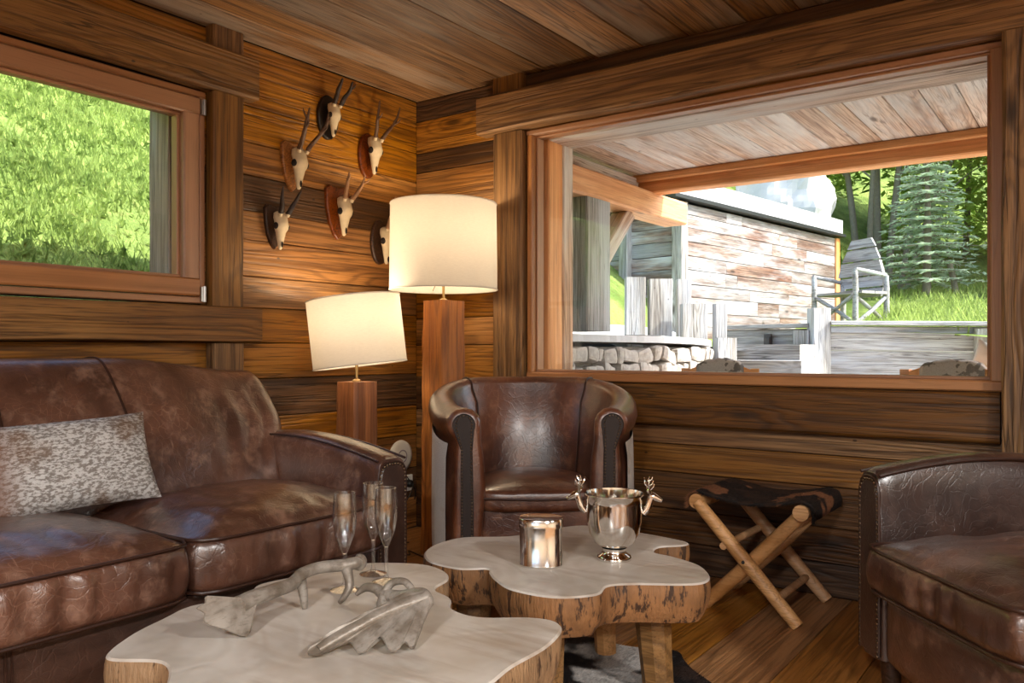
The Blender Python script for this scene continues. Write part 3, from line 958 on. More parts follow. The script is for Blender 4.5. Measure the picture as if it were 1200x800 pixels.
# back: section swept along y
SEC = [(-0.02, 0.34), (0.0, 0.42), (-0.01, 0.50), (-0.05, 0.60), (-0.10, 0.70), (-0.17, 0.80), (-0.235, 0.862), (-0.30, 0.875), (-0.365, 0.86), (-0.41, 0.80), (-0.44, 0.65), (-0.455, 0.45), (-0.46, 0.25), (-0.46, 0.12)]
secp = smooth_path([(a, b, 0) for a, b in SEC], 4)
v, f = [], []
NU = 72
ns = len(secp)
for i in range(NU + 1):
    u = -1 + 2 * i / NU
    au = abs(u)
    drop = 0.05 * sstep(0.25, 0.95, au) + 0.05 * sstep(0.955, 1.0, au)
    for p in secp:
        k = sstep(0.35, 0.86, p.y)
        X = p.x; Z = p.y - drop * k
        X += 0.012 * nz3(u * 3.1, p.y * 5, 3.3) * k
        wr_ = sstep(0.55, 0.75, u) * (1 - sstep(0.93, 1.0, u)) * sstep(0.40, 0.55, p.y) * (1 - sstep(0.72, 0.84, p.y))
        X += 0.006 * wr_ * math.sin(u * 62 + p.y * 9 + 3 * nz3(u * 5, p.y * 4, 0))
        X -= 0.03 * sstep(0.965, 1.0, au) * (1 if p.x > -0.25 else -0.6)
        v.append((X, u * (0.685 + 0.085 * sstep(0.5, 0.72, p.y)), Z))
for i in range(NU):
    for k in range(ns - 1):
        f.append((i * ns + k, (i + 1) * ns + k, (i + 1) * ns + k + 1, i * ns + k + 1))
f.append(tuple(range(ns))); f.append(tuple(NU * ns + k for k in range(ns - 1, -1, -1)))
bk = mk('backrest', v, f, M['leather'], so, True)
for su in (0.215, -0.215):
    pts = []
    for p in secp[4:34]:
        k = sstep(0.35, 0.86, p.y); drop = 0.05 * sstep(0.25, 0.95, abs(su))
        pts.append((p.x + 0.012 * nz3(su * 3.1, p.y * 5, 3.3) * k + 0.001, (su - 0.04 * sstep(0.9, 0.4, p.y) * (1 if su > 0 else -1) * -1) * (0.685 + 0.085 * sstep(0.5, 0.72, p.y)), p.y - drop * k + 0.001))
    piping(pts, 0.0042, bk, 'seam', closed=False)

# speckled hide cushion leaning on the sofa back
def pillow(name, W, H, TH, mat, nx=40, ny=30):
    v, f = [], []
    for s in (1, -1):
        for i in range(nx + 1):
            for j in range(ny + 1):
                a, b = -1 + 2 * i / nx, -1 + 2 * j / ny
                t = (max(0, 1 - abs(a) ** 2.6) * max(0, 1 - abs(b) ** 2.6)) ** 0.55
                pin = 1 - 0.06 * (1 - abs(a) ** 2) * abs(b) ** 4 if False else 1
                x = a * W / 2 * (1 - 0.05 * (1 - b * b) * abs(a) ** 6)
                z = b * H / 2 * (1 - 0.07 * (1 - a * a) * abs(b) ** 6)
                v.append((s * TH / 2 * t * (1 + 0.12 * nz3(a * 3, b * 3, s)) + 0.0006 * s, x, z))
    n = (nx + 1) * (ny + 1)
    for s in (0, 1):
        for i in range(nx):
            for j in range(ny):
                a = s * n + i * (ny + 1) + j
                f.append((a, a + ny + 1, a + ny + 2, a + 1) if s == 0 else (a, a + 1, a + ny + 2, a + ny + 1))
    return mk(name, v, f, mat, None, True)
pl = pillow('cushion', 0.43, 0.255, 0.12, M['cushion'])
pl.location = (0.635, -2.035, 0.597)
pl.rotation_euler = (math.radians(3.0), math.radians(-24), math.radians(-10))
tag(pl, 'oblong grey speckled cowhide cushion leaning on the sofa back', 'cushion')

# ------------------------------------------------------------------ tub chair between lamp and window
tc = empty('tub_chair', (1.075, -0.515, 0), math.radians(39.0))
tag(tc, 'chestnut leather tub chair with rolled arms and studded fronts below the window', 'armchair')
def tub_path(s):
    """s 0..1 from the left front to the right front; returns point, outward normal"""
    A, B, L = 0.325, 0.275, 0.25
    arc = PI * (A + B) / 2
    tot = arc + 2 * L
    d = s * tot
    if d < L: return Vector((-A + 0.075 * (1 - d / L) ** 2, -L + d + 0.02, 0)), Vector((-1, 0, 0))
    if d > L + arc: return Vector((A - 0.075 * ((d - L - arc) / L) ** 2, 0.02 - (d - L - arc), 0)), Vector((1, 0, 0))
    a = PI * (d - L) / arc
    p = Vector((-A * math.cos(a), B * math.sin(a) + 0.02, 0))
    return p, Vector((-math.cos(a) / A, math.sin(a) / B, 0)).normalized()
def tub_section(s):
    q = abs(s - 0.5) * 2                      # 0 at the back, 1 at the fronts
    H = 0.752 - 0.115 * sstep(0.25, 1.0, q)
    r = 0.036 + 0.024 * sstep(0.3, 1.0, q)
    lean = 0.035 * (1 - q)
    tin = -0.058
    pts = [(tin + 0.01, 0.20), (tin - 0.004, 0.36), (tin - 0.006, 0.42), (tin + lean * 0.3, 0.52), (tin + 0.008 + lean * 0.8, H - 0.06)]
    c = (0.012 + lean, H)
    for k in range(11):
        a = math.radians(190 - 24.5 * k)
        pts.append((c[0] + r * math.cos(a) * 1.05, c[1] + r * math.sin(a)))
    pts += [(0.040 + lean * 0.6, H - 0.062), (0.050, 0.48), (0.052, 0.30), (0.046, 0.07), (-0.03, 0.07)]
    return pts
v, f = [], []
NS = 72
ns = len(tub_section(0))
def tub_ring(s, fwd=0.0, shrink=0.0):
    p, nrm = tub_path(s)
    for a, z in tub_section(s):
        a2 = a + 0.004 * nz3(s * 9, z * 5, 2.2)
        ac = 0.0 if z < 0.58 else 0.012
        a2 = ac + (a2 - ac) * (1 - shrink)
        z2 = z if z < 0.58 else 0.637 + (z - 0.637) * (1 - shrink)
        v.append(p + nrm * a2 + Vector((0, -fwd, z2)))
NE = 5
for k in range(NE, 0, -1): tub_ring(0.0, 0.024 * math.sin(PI / 2 * k / NE), 0.42 * (1 - math.cos(PI / 2 * k / NE)))
for i in range(NS + 1): tub_ring(i / NS)
for k in range(1, NE + 1): tub_ring(1.0, 0.024 * math.sin(PI / 2 * k / NE), 0.42 * (1 - math.cos(PI / 2 * k / NE)))
NS += 2 * NE
for i in range(NS):
    for k in range(ns):
        k2 = (k + 1) % ns
        f.append((i * ns + k, (i + 1) * ns + k, (i + 1) * ns + k2, i * ns + k2))
f.append(tuple(range(ns))); f.append(tuple(NS * ns + k for k in range(ns - 1, -1, -1)))
sh = mk('barrel_back', v, f, M['leather_warm'], tc, True)
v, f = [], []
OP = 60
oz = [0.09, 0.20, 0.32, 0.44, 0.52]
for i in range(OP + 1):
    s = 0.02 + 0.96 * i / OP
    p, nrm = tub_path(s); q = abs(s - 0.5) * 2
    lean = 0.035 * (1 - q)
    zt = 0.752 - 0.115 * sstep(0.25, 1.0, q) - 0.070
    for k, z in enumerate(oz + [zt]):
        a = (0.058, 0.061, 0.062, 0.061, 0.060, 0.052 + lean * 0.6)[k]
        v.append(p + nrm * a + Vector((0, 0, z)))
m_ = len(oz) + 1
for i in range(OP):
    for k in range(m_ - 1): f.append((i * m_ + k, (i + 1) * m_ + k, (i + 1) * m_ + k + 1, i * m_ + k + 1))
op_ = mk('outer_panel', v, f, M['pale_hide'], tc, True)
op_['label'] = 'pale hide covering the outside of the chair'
for s in (0.335, 0.665):
    p, nrm = tub_path(s)
    piping([p + nrm * (a - 0.002 if i < 5 else a * 1.02) + Vector((0, 0, z + (0.002 if 6 < i < 13 else 0))) for i, (a, z) in enumerate(tub_section(s)[1:14])], 0.004, sh, 'seam', closed=False)
for s, sg in ((0.0, -1), (1.0, 1)):
    p, nrm = tub_path(s)
    cs = tub_section(s)
    c = Vector((0.012, 0.637, 0))
    # studded facing: scroll head and tapering strip
    ol = []
    for k in range(20):
        a = math.radians(205 - 230 * k / 19)
        ol.append((0.012 + 0.040 * math.cos(a), 0.637 + 0.040 * math.sin(a)))
    ol += [(0.022, 0.55), (0.022, 0.36), (0.022, 0.08), (-0.022, 0.08), (-0.022, 0.36), (-0.018, 0.55)]
    pts2 = [(p.x + nrm.x * a, z) for a, z in ol]
    fp = MB().add(prism(pts2, p.y - 0.01, p.y - 0.028, 'y', 0.003)).build('front_panel', M['facing'], sh)
    path = [Vector((p.x + nrm.x * (a * 0.86 + 0.001), p.y - 0.029, z)) for a, z in ([(-0.020, 0.1), (-0.020, 0.36), (-0.016, 0.55)] + [(0.012 + 0.033 * math.cos(math.radians(205 - 230 * k / 19)), 0.637 + 0.033 * math.sin(math.radians(205 - 230 * k / 19))) for k in range(20)] + [(0.020, 0.55), (0.020, 0.36), (0.020, 0.1)])]
    nails(spaced(path, 0.0115), sh, 0.0036)
MB().add(sbox(0.46, 0.06, 0.28, 10, (20, 4, 8), lambda p, u: Vector((p.x, -0.175 + p.y - 0.02 * (1 - u[0] ** 2), 0.235 + p.z)))).build('front_rail', M['leather_warm'], tc, True)
piping([(-0.22, -0.222, 0.20), (-0.1, -0.229, 0.20), (0.1, -0.229, 0.20), (0.22, -0.222, 0.20)], 0.004, tc, 'seam', closed=False, k=3)
def tubseat(p, u):
    x, y, z = u
    X, Y = p.x, p.y
    if Y > 0: X *= 1 - 0.22 * (Y / 0.25) ** 2
    Z = p.z + (0.035 * (1 - x * x) * (1 - y * y) if z > 0 else 0) + 0.003 * nz3(X * 11, Y * 11, 0.3)
    return Vector((X, Y - 0.005 - (0.015 * (1 - x * x) if y < 0 else 0), 0.365 + Z))
sc_ = MB().add(sbox(0.45, 0.47, 0.09, 7, (30, 30, 8), tubseat)).build('seat_cushion', M['leather_warm'], tc, True)
piping([(-0.205, -0.236, 0.375), (-0.1, -0.252, 0.374), (0.0, -0.257, 0.373), (0.1, -0.252, 0.374), (0.205, -0.236, 0.375)], 0.005, sc_, closed=False, k=4)
for fx, fy in ((-0.27, -0.2), (0.27, -0.2), (-0.18, 0.22), (0.18, 0.22)):
    MB().add(lathe([(0.018, 0), (0.024, 0.075)], 12, fx, fy)).build('foot', M['plaque_dark'], tc, True)

# ------------------------------------------------------------------ club chair at the right, facing the tables
cc = empty('club_chair', (2.83, -0.86, 0), math.atan2(-0.669, -0.743))
tag(cc, 'dark brown leather club chair with arched arms in front of the right hand post', 'armchair')
# local x = facing direction, local y = across
for s in (1, -1):
    arch_arm(cc, s * 0.285, s * 0.385, -0.42, 0.335, 0.11, lambda t: 0.555 + 0.075 * math.sin(PI * (0.02 + 0.80 * t)) - 0.012 * t, M['leather_dark'], M['leather_dark'])
MB().add(sbox(0.74, 0.56, 0.20, 14, (10, 20, 8), lambda p, u: Vector((-0.03 + p.x + (0.03 * (1 - u[1] ** 2) if u[0] > 0 else 0), p.y, 0.21 + p.z)))).build('base', M['leather'], cc, True)
piping([(0.345, -0.12, 0.30), (0.362, -0.12, 0.2), (0.352, -0.12, 0.11)], 0.003, cc, 'seam', closed=False)
seat_cushion(cc, 0.10, 0.0, 0.30, 0.42, 0.58, 0.555, 0.05, M['leather'], 21.0, n=10)
def ccback(p, u):
    return Vector((-0.32 + p.x - 0.12 * (p.z / 0.45), p.y, 0.50 + p.z - 0.05 * abs(u[1]) ** 3 * (1 if u[2] > 0 else 0)))
MB().add(sbox(0.22, 0.60, 0.62, 5, (8, 24, 24), ccback)).build('backrest', M['leather'], cc, True)
for fx, fy in ((0.28, -0.33), (0.28, 0.33), (-0.36, -0.31), (-0.36, 0.31)):
    MB().add(lathe([(0.02, 0), (0.028, 0.112)], 12, fx, fy)).build('foot', M['plaque_dark'], cc, True)

# ------------------------------------------------------------------ slab tables
def slab_table(name, label, outline, ztop, thick, bark, legs, taper=0.95, seed=0.0):
    cx = sum(p[0] for p in outline) / len(outline); cy = sum(p[1] for p in outline) / len(outline)
    ro = empty(name, (cx, cy, 0))
    tag(ro, label, 'coffee table')
    sp = smooth_path([(p[0] - cx, p[1] - cy, 0) for p in outline], 8, True)
    n = len(sp)
    def ring(off, z, wob=0.0):
        out = []
        for i, p in enumerate(sp):
            t_ = (sp[(i + 1) % n] - sp[i - 1]).normalized()
            nrm = Vector((t_.y, -t_.x, 0))
            o_ = off + wob * nz3(p.x * 16 + seed, p.y * 16, z * 3)
            out.append((p.x + nrm.x * o_, p.y + nrm.y * o_, z))
        return out
    area = sum(sp[i].x * sp[(i + 1) % n].y - sp[(i + 1) % n].x * sp[i].y for i in range(n))
    sg = 1 if area > 0 else -1
    # top and underside
    mb = MB()
    top = ring(-sg * 0.004, ztop); mid = ring(0.0, ztop - 0.004)
    mb.v = top + mid
    mb.f = [tuple(range(n))] + [(i, (i + 1) % n, n + (i + 1) % n, n + i) for i in range(n)]
    bm = bmesh.new()
    bv = [bm.verts.new(p) for p in mb.v]
    for q in mb.f: bm.faces.new([bv[i] for i in q])
    low = ring(-sg * 0.02, ztop - thick)
    lv = [bm.verts.new(p) for p in low]
    bm.faces.new(lv[::-1])
    bmesh.ops.triangulate(bm, faces=[q for q in bm.faces if len(q.verts) > 4])
    me = bpy.data.meshes.new('slab'); bm.to_mesh(me); bm.free(); me.materials.append(M['slab_top'])
    link_mesh('slab', me, ro)
    # bark edge
    rows = 8
    v, f = [], []
    for k in range(rows + 1):
        t = k / rows
        off = sg * (0.004 * math.sin(PI * t) - 0.02 * t * t)
        v += ring(off, ztop - 0.004 - (thick - 0.004) * t, 0.006 * math.sin(PI * t))
    for k in range(rows):
        for i in range(n):
            f.append((k * n + i, k * n + (i + 1) % n, (k + 1) * n + (i + 1) % n, (k + 1) * n + i))
    mk('bark_edge', v, f, bark, ro, True)
    for (lx, ly, r, tx, ty) in legs:
        mb = MB()
        pts = [(lx - cx, ly - cy, 0.0065), (lx - cx + tx * 0.5, ly - cy + ty * 0.5, (ztop - thick) * 0.5), (lx - cx + tx, ly - cy + ty, ztop - thick + 0.01)]
        mb.add(tube(pts, [r * 0.86, r * 0.95, r * 1.06], 9, rough=0.1))
        o = mb.build('leg', M['pole'] if r < 0.037 else M['lamp_wood2'], ro)
    return ro
M['lamp_wood2'] = wood('table_leg_wood', rgb(80, 58, 38), rgb(138, 106, 74), rgb(158, 124, 90), 0.6, 0.4, 0.05, ring=6, fib=0.7)
T1 = [(1.457, -2.368), (1.385, -2.29), (1.34, -2.19), (1.317, -2.134), (1.322, -2.088), (1.364, -2.014), (1.302, -1.943), (1.313, -1.846), (1.349, -1.678), (1.469, -1.591), (1.562, -1.601), (1.618, -1.651), (1.645, -1.727), (1.716, -1.758), (1.764, -1.81), (1.841, -1.821), (1.923, -1.765), (1.978, -1.753), (2.016, -1.787), (2.042, -1.879), (2.046, -1.988), (2.06, -2.07), (2.07, -2.2), (1.98, -2.33), (1.86, -2.40), (1.72, -2.45), (1.642, -2.369), (1.553, -2.323)]
T2 = [(1.33, -1.415), (1.293, -1.345), (1.282, -1.276), (1.297, -1.196), (1.40, -1.10), (1.444, -0.95), (1.505, -0.843), (1.663, -0.831), (1.844, -0.855), (1.872, -0.899), (1.822, -0.966), (1.840, -1.03), (1.904, -1.045), (1.996, -1.087), (2.055, -1.164), (2.067, -1.229), (2.029, -1.276), (1.932, -1.34), (1.893, -1.391), (1.905, -1.465), (1.839, -1.538), (1.726, -1.547), (1.641, -1.502), (1.595, -1.463), (1.565, -1.437), (1.509, -1.478), (1.406, -1.472)]
slab_table('coffee_table', 'low slab coffee table carrying the antlers and champagne flutes', T1, 0.37, 0.105, M['slab_bark2'], [(1.50, -2.22, 0.05, 0, 0), (1.45, -1.75, 0.05, 0, 0), (1.90, -1.95, 0.05, 0, 0), (1.85, -2.27, 0.05, 0, 0)], seed=3)
slab_table('coffee_table', 'slab coffee table carrying the silver bucket and tin', T2, 0.34, 0.10, M['slab_bark'], [(1.653, -0.973, 0.036, 0.0, -0.02), (1.905, -1.14, 0.046, -0.01, -0.02), (1.405, -1.29, 0.05, 0, 0), (1.74, -1.42, 0.045, 0, 0)], seed=9)

# ------------------------------------------------------------------ cowhide rug
rug_ol = [(1.30, -1.05), (1.36, -0.94), (1.47, -0.925), (1.56, -0.89), (1.66, -0.895), (1.75, -0.87), (1.82, -0.842), (1.87, -0.90), (1.92, -0.95), (1.99, -1.00), (2.10, -1.08), (2.16, -1.24), (2.10, -1.42), (2.2, -1.6), (2.16, -1.85), (1.9, -1.9), (1.6, -1.8), (1.35, -1.75), (1.25, -1.5), (1.2, -1.25)]
rsp = smooth_path([(a, b, 0) for a, b in rug_ol], 5, True)
rcx, rcy = 1.70, -1.38
ro_ = empty('cowhide_rug', (rcx, rcy, 0))
tag(ro_, 'black brown and white cowhide rug on the plank floor under the slab table', 'rug')
n = len(rsp)
v = [(p.x - rcx, p.y - rcy, 0.0015) for p in rsp] + [(p.x - rcx, p.y - rcy, 0.006) for p in rsp]
mk('hide', v, [tuple(range(n - 1, -1, -1)), tuple(range(n, 2 * n))] + [(i, (i + 1) % n, n + (i + 1) % n, n + i) for i in range(n)], M['rug'], ro_)
def inside(x, y, poly):
    c = False; j = len(poly) - 1
    for i in range(len(poly)):
        if (poly[i].y > y) != (poly[j].y > y) and x < (poly[j].x - poly[i].x) * (y - poly[i].y) / (poly[j].y - poly[i].y) + poly[i].x: c = not c
        j = i
    return c
fr = random.Random(5)
v, f = [], []
while len(f) < 26000:
    x, y = fr.uniform(1.2, 2.2), fr.uniform(-1.6, -0.83)
    if not inside(x, y, rsp): continue
    fa = -0.6 + 0.8 * nz3(x * 3, y * 3, 0)
    dx, dy = math.cos(fa), math.sin(fa)
    L = fr.uniform(0.012, 0.024); wd = 0.0011
    a = len(v)
    v += [(x - rcx - dy * wd, y - rcy + dx * wd, 0.005), (x - rcx + dy * wd, y - rcy - dx * wd, 0.005), (x - rcx + dx * L + fr.gauss(0, .004), y - rcy + dy * L + fr.gauss(0, .004), 0.005 + fr.uniform(0.003, 0.011))]
    f.append((a, a + 1, a + 2))
o = mk('hair', v, f, M['rug'], ro_); o['kind'] = 'stuff'

# ------------------------------------------------------------------ folding stool
st = empty('folding_stool', (1.88, -0.24, 0))
tag(st, 'crossed peeled pole stool with dark fur seat standing by the wall under the window', 'stool')
def S(p): return (p[0] - 1.88, p[1] + 0.24, p[2])
rL, rR = 0.022, 0.022
for yy, nm in ((-0.395, 0), (-0.085, 1)):
    dy_ = -0.018 if nm == 0 else 0.018
    MB().add(tube([S((1.70, yy + dy_, 0.372)), S((1.87, yy + dy_, 0.192)), S((2.045, yy + dy_, 0.006))], [0.0215, 0.024, 0.0215], 12, rough=0.05)).build('leg', M['pole'], st, True)
    MB().add(tube([S((2.055, yy - dy_, 0.372)), S((1.89, yy - dy_, 0.192)), S((1.705, yy - dy_, 0.006))], [0.0215, 0.025, 0.0225], 12, rough=0.05)).build('leg', M['pole'], st, True)
    MB().add(ball(S((1.872, yy + dy_ - 0.024, 0.192)), 0.006, 8, 5)).build('bolt', M['metal_dark'], st, True)
for xx in (1.70, 2.057):
    r_ = MB().add(tube([S((xx, -0.425, 0.375)), S((xx, -0.06, 0.375))], 0.026, 16)).build('rail', M['pole'], st, True)
MB().add(tube([S((1.80, -0.43, 0.235)), S((1.80, -0.05, 0.235))], 0.013, 10)).build('stretcher', M['pole'], st, True)
MB().add(tube([S((1.975, -0.39, 0.08)), S((1.975, -0.08, 0.08))], 0.013, 10)).build('stretcher', M['pole'], st, True)
# fur seat: sling over both rails
v, f = [], []
prof = []
for k in range(13):
    a = math.radians(-60 - 0 + 0) 
NX, NY = 30, 22
prof = [(1.668, 0.355), (1.666, 0.375), (1.675, 0.398), (1.70, 0.408)] + [(1.70 + 0.357 * k / 10, 0.408 - 0.028 * math.sin(PI * k / 10)) for k in range(1, 10)] + [(2.057, 0.408), (2.083, 0.398), (2.092, 0.375), (2.09, 0.35)]
for i in range(NY + 1):
    y = -0.412 + 0.34 * i / NY
    for k, (x, z) in enumerate(prof):
        e = 0.006 * nz3(x * 20, y * 20, 1)
        v.append(S((x, y + e * (1 if i in (0, NY) else 0), z + 0.3 * e)))
npf = len(prof)
for i in range(NY):
    for k in range(npf - 1):
        f.append((i * npf + k, i * npf + k + 1, (i + 1) * npf + k + 1, (i + 1) * npf + k))
seat = mk('seat', v, f, M['stool_hide'], st, True)
sm = seat.modifiers.new('thickness', 'SOLIDIFY'); sm.thickness = 0.006; sm.offset = 1.0
v, f = [], []
for _ in range(9000):
    k = fr.uniform(0, npf - 1.001); k0 = int(k); t = k - k0
    x = prof[k0][0] + (prof[k0 + 1][0] - prof[k0][0]) * t; z = prof[k0][1] + (prof[k0 + 1][1] - prof[k0][1]) * t
    y = fr.uniform(-0.416, -0.070) if fr.random() < 0.75 else -0.414 + fr.random() ** 2 * 0.02
    tx, tz = prof[k0 + 1][0] - prof[k0][0], prof[k0 + 1][1] - prof[k0][1]
    l_ = math.hypot(tx, tz); nx_, nz_ = -tz / l_, tx / l_
    L = fr.uniform(0.010, 0.02)
    a = len(v)
    b = S((x, y, z)); ed = -0.012 if y < -0.40 else fr.gauss(0, 0.004)
    w_ = 0.0011
    v += [(b[0] - w_, b[1], b[2] + nz_ * 0.004), (b[0] + w_, b[1], b[2] + nz_ * 0.004), (b[0] + nx_ * L * 0.6 + fr.gauss(0, .005), b[1] + ed + fr.gauss(0, .003), b[2] + nz_ * L * 0.5 - (0.010 if y < -0.40 else 0))]
    f.append((a, a + 1, a + 2))
o = mk('fur', v, f, M['stool_hide'], seat); o['kind'] = 'stuff'

# ------------------------------------------------------------------ lamps
def floor_lamp(label, x, y, postw, ztop, shade_z0, shade_z1, rbot, rtop, tilt, energy, seed, lean=0.0):
    ro = empty('floor_lamp', (x, y, 0)); tag(ro, label, 'lamp', None)
    ol = [(-1, -0.86), (-0.8, -1), (0.75, -1), (1, -0.8), (0.96, 0.1), (1, 0.82), (0.8, 1), (-0.1, 0.96), (-0.82, 1), (-1, 0.8)]
    rows = 26
    v, f = [], []
    n = len(ol)
    for i in range(rows + 1):
        z = ztop * i / rows
        for k, (a, b) in enumerate(ol):
            j = 1 + 0.09 * nz3(k * 2.1 + seed, z * 3.2, seed) + 0.05 * nz3(k * 1.3 + seed, z * 9, 3) + 0.10 * (1 - i / rows) ** 2
            v.append((a * postw / 2 * j, b * postw / 2 * j, z))
    for i in range(rows):
        for k in range(n):
            f.append((i * n + k, i * n + (k + 1) % n, (i + 1) * n + (k + 1) % n, (i + 1) * n + k))
    f.append(tuple(range(n - 1, -1, -1))); f.append(tuple(rows * n + k for k in range(n)))
    # stand the grain upright: build lying along x, then turn
    v = [(p[2], p[1], -p[0]) for p in v]
    me = mk('post', v, f, M['lamp_wood'], ro); me.rotation_euler = (0, -PI / 2, 0)
    MB().add(tube([(0, 0, ztop), (0, 0, (shade_z0 + shade_z1) / 2 - 0.06)], 0.006, 10)).build('stem', M['brass'], ro, True)
    MB().add(lathe([(0.019, ztop), (0.019, ztop + 0.006), (0.008, ztop + 0.012)], 16)).build('stem_plate', M['brass'], ro, True)
    hgt = shade_z1 - shade_z0
    sh = MB().add(lathe([(rbot, -hgt / 2), (rtop, hgt / 2), (rtop - 0.003, hgt / 2), (rbot - 0.003, -hgt / 2), (rbot, -hgt / 2)], 56, cap=False)).build('shade', M['shade'], ro, True, loc=(0, 0, (shade_z0 + shade_z1) / 2), rot=tilt)
    # sharp rims
    for zz, rr in ((-hgt / 2, rbot), (hgt / 2, rtop)):
        MB().add(tube([(rr * math.cos(2 * PI * k / 56), rr * math.sin(2 * PI * k / 56), zz) for k in range(58)], 0.0028, 6, cap=False)).build('rim', M['shade'], sh, True)
    sp = MB()
    for k in range(3):
        a = 2 * PI * k / 3 + 0.4
        sp.add(tube([(0.012 * math.cos(a), 0.012 * math.sin(a), -hgt / 2 + 0.10), (rbot * 0.98 * math.cos(a), rbot * 0.98 * math.sin(a), -hgt / 2 + 0.012)], 0.002, 6))
    sp.build('spider', M['brass'], sh, True)
    bz = (shade_z0 + shade_z1) / 2 + 0.0
    MB().add(lathe([(0.012, bz - 0.055), (0.013, bz - 0.03), (0.028, bz), (0.030, bz + 0.015), (0.02, bz + 0.038), (0.001, bz + 0.045)], 16)).build('bulb', M['bulb'], ro, True)
    MB().add(lathe([(0.016, bz - 0.085), (0.016, bz - 0.05)], 16)).build('bulb_holder', M['brass'], ro, True)
    for dz in (0.07,):
        ld = bpy.data.lights.new('bulb_light', 'POINT'); ld.energy = energy; ld.color = (1.0, 0.82, 0.58); ld.shadow_soft_size = 0.03
        lo = bpy.data.objects.new('bulb_light', ld); col.objects.link(lo); lo.parent = ro; lo.location = (0, 0, bz + dz)
    return ro
floor_lamp('short floor lamp on a rough timber post behind the sofa arm, white drum shade', 0.276, -0.672, 0.128, 0.766, 0.835, 1.12, 0.197, 0.197, (math.radians(3), math.radians(-6), 0), 3.0, 1.0)
floor_lamp('tall floor lamp on a rough timber post in the room corner, wide cream drum shade', 0.462, -0.325, 0.142, 1.118, 1.168, 1.548, 0.240, 0.236, (0, 0, 0), 3.8, 7.0)


# ================================================================== things on the tables
def flute(x, y, z, label):
    ro = empty('champagne_flute', (x, y, z)); tag(ro, label, 'glass', 'champagne flutes on the slab table')
    prof_o = [(0.0005, 0.0), (0.031, 0.0), (0.032, 0.002), (0.02, 0.005), (0.008, 0.009), (0.0042, 0.018), (0.0038, 0.06), (0.0048, 0.082), (0.012, 0.097), (0.0205, 0.118), (0.0255, 0.145), (0.0265, 0.165), (0.0255, 0.19), (0.0232, 0.215)]
    prof_i = [(0.0224, 0.215), (0.0247, 0.19), (0.0257, 0.165), (0.0246, 0.145), (0.0194, 0.119), (0.0105, 0.1), (0.0004, 0.094)]
    bowl = prof_o[7:] + prof_i
    MB().add(lathe([(0.0004, 0.080), (0.0046, 0.0805)] + bowl[1:], 28)).build('bowl', M['crystal'], ro, True)
    MB().add(lathe(prof_o[4:7] + [(0.0046, 0.080), (0.0003, 0.080)], 20)).build('stem', M['crystal'], ro, True)
    MB().add(lathe(prof_o[:5] + [(0.0003, 0.0091)], 28)).build('foot', M['crystal'], ro, True)
    return ro
flute(1.495, -1.857, 0.371, 'empty champagne flute standing behind the knobbed end of the long antler')
flute(1.452, -1.728, 0.371, 'empty champagne flute in the close pair, on the side towards the timber post lamp')
flute(1.524, -1.758, 0.371, 'empty champagne flute in the close pair, on the side towards the curled antler')

# antler with a palm at one end, standing on its tines
ab = empty('decorative_antler', (1.54, -2.05, 0.371))
tag(ab, 'long silvery antler with a flared palm and knobbed end standing on its tines', 'antler')
def A_(p): return (p[0] - 1.54, p[1] + 2.05, p[2] - 0.371)
MB().add(stube([A_(p) for p in ((1.547, -2.165, 0.425), (1.543, -2.125, 0.430), (1.531, -2.035, 0.431), (1.520, -1.994, 0.442), (1.525, -1.953, 0.447), (1.539, -1.906, 0.443), (1.553, -1.883, 0.445), (1.551, -1.868, 0.444))], [0.018, 0.016, 0.0135, 0.013, 0.0125, 0.0125, 0.013, 0.012], 6, 12, rough=0.12)).build('beam', M['decor_antler'], ab, True)
MB().add(stube([A_(p) for p in ((1.524, -2.003, 0.432), (1.526, -1.997, 0.400), (1.527, -1.995, 0.372))], [0.012, 0.009, 0.005], 6, 10)).build('tine', M['decor_antler'], ab, True)
MB().add(stube([A_(p) for p in ((1.546, -1.899, 0.438), (1.557, -1.900, 0.405), (1.562, -1.918, 0.385), (1.566, -1.936, 0.377))], [0.012, 0.0095, 0.007, 0.0045], 6, 10)).build('tine', M['decor_antler'], ab, True)
MB().add(lathe([(0.010, -0.012), (0.0165, -0.006), (0.018, 0.002), (0.0165, 0.009), (0.008, 0.013)], 14)).build('burr', M['decor_antler'], ab, True, loc=A_((1.549, -1.862, 0.442)), rot=(PI / 2 - 0.2, 0, -0.5))
def palm(outline, root, thick, parent, mat, name='palm', cup=0.0, ridge=0.0):
    """flat flared blade between outline points in 3D, thickness along its normal"""
    P_ = [Vector(p) for p in outline]
    c = sum(P_, Vector()) / len(P_)
    nrm = Vector()
    for i in range(len(P_)): nrm += (P_[i] - c).cross(P_[(i + 1) % len(P_)] - c)
    nrm.normalize()
    n = len(P_)
    R_ = Vector(root)
    v, f = [], []
    K = 7
    for s in (1, -1):
        for k in range(K + 1):
            t = k / K
            for i, p in enumerate(P_):
                q = R_ + (p - R_) * t
                edge = thick * (1 - 0.75 * t ** 3)
                v.append(q + nrm * (s * edge / 2 + cup * t * t + (ridge * math.sin(i * 2.1) * t * s)))
    m_ = n * (K + 1)
    for s in (0, 1):
        for k in range(K):
            for i in range(n - 1):
                a = s * m_ + k * n + i
                f.append((a, a + 1, a + n + 1, a + n))
    a = K * n
    for i in range(n - 1): f.append((a + i, a + i + 1, m_ + a + i + 1, m_ + a + i))
    for k in range(K):
        for i in (0, n - 1): f.append((k * n + i, (k + 1) * n + i, m_ + (k + 1) * n + i, m_ + k * n + i))
    return mk(name, v, f, mat, parent, True)
def sp3(pts, k=4): return [tuple(p) for p in smooth_path(pts, k)]
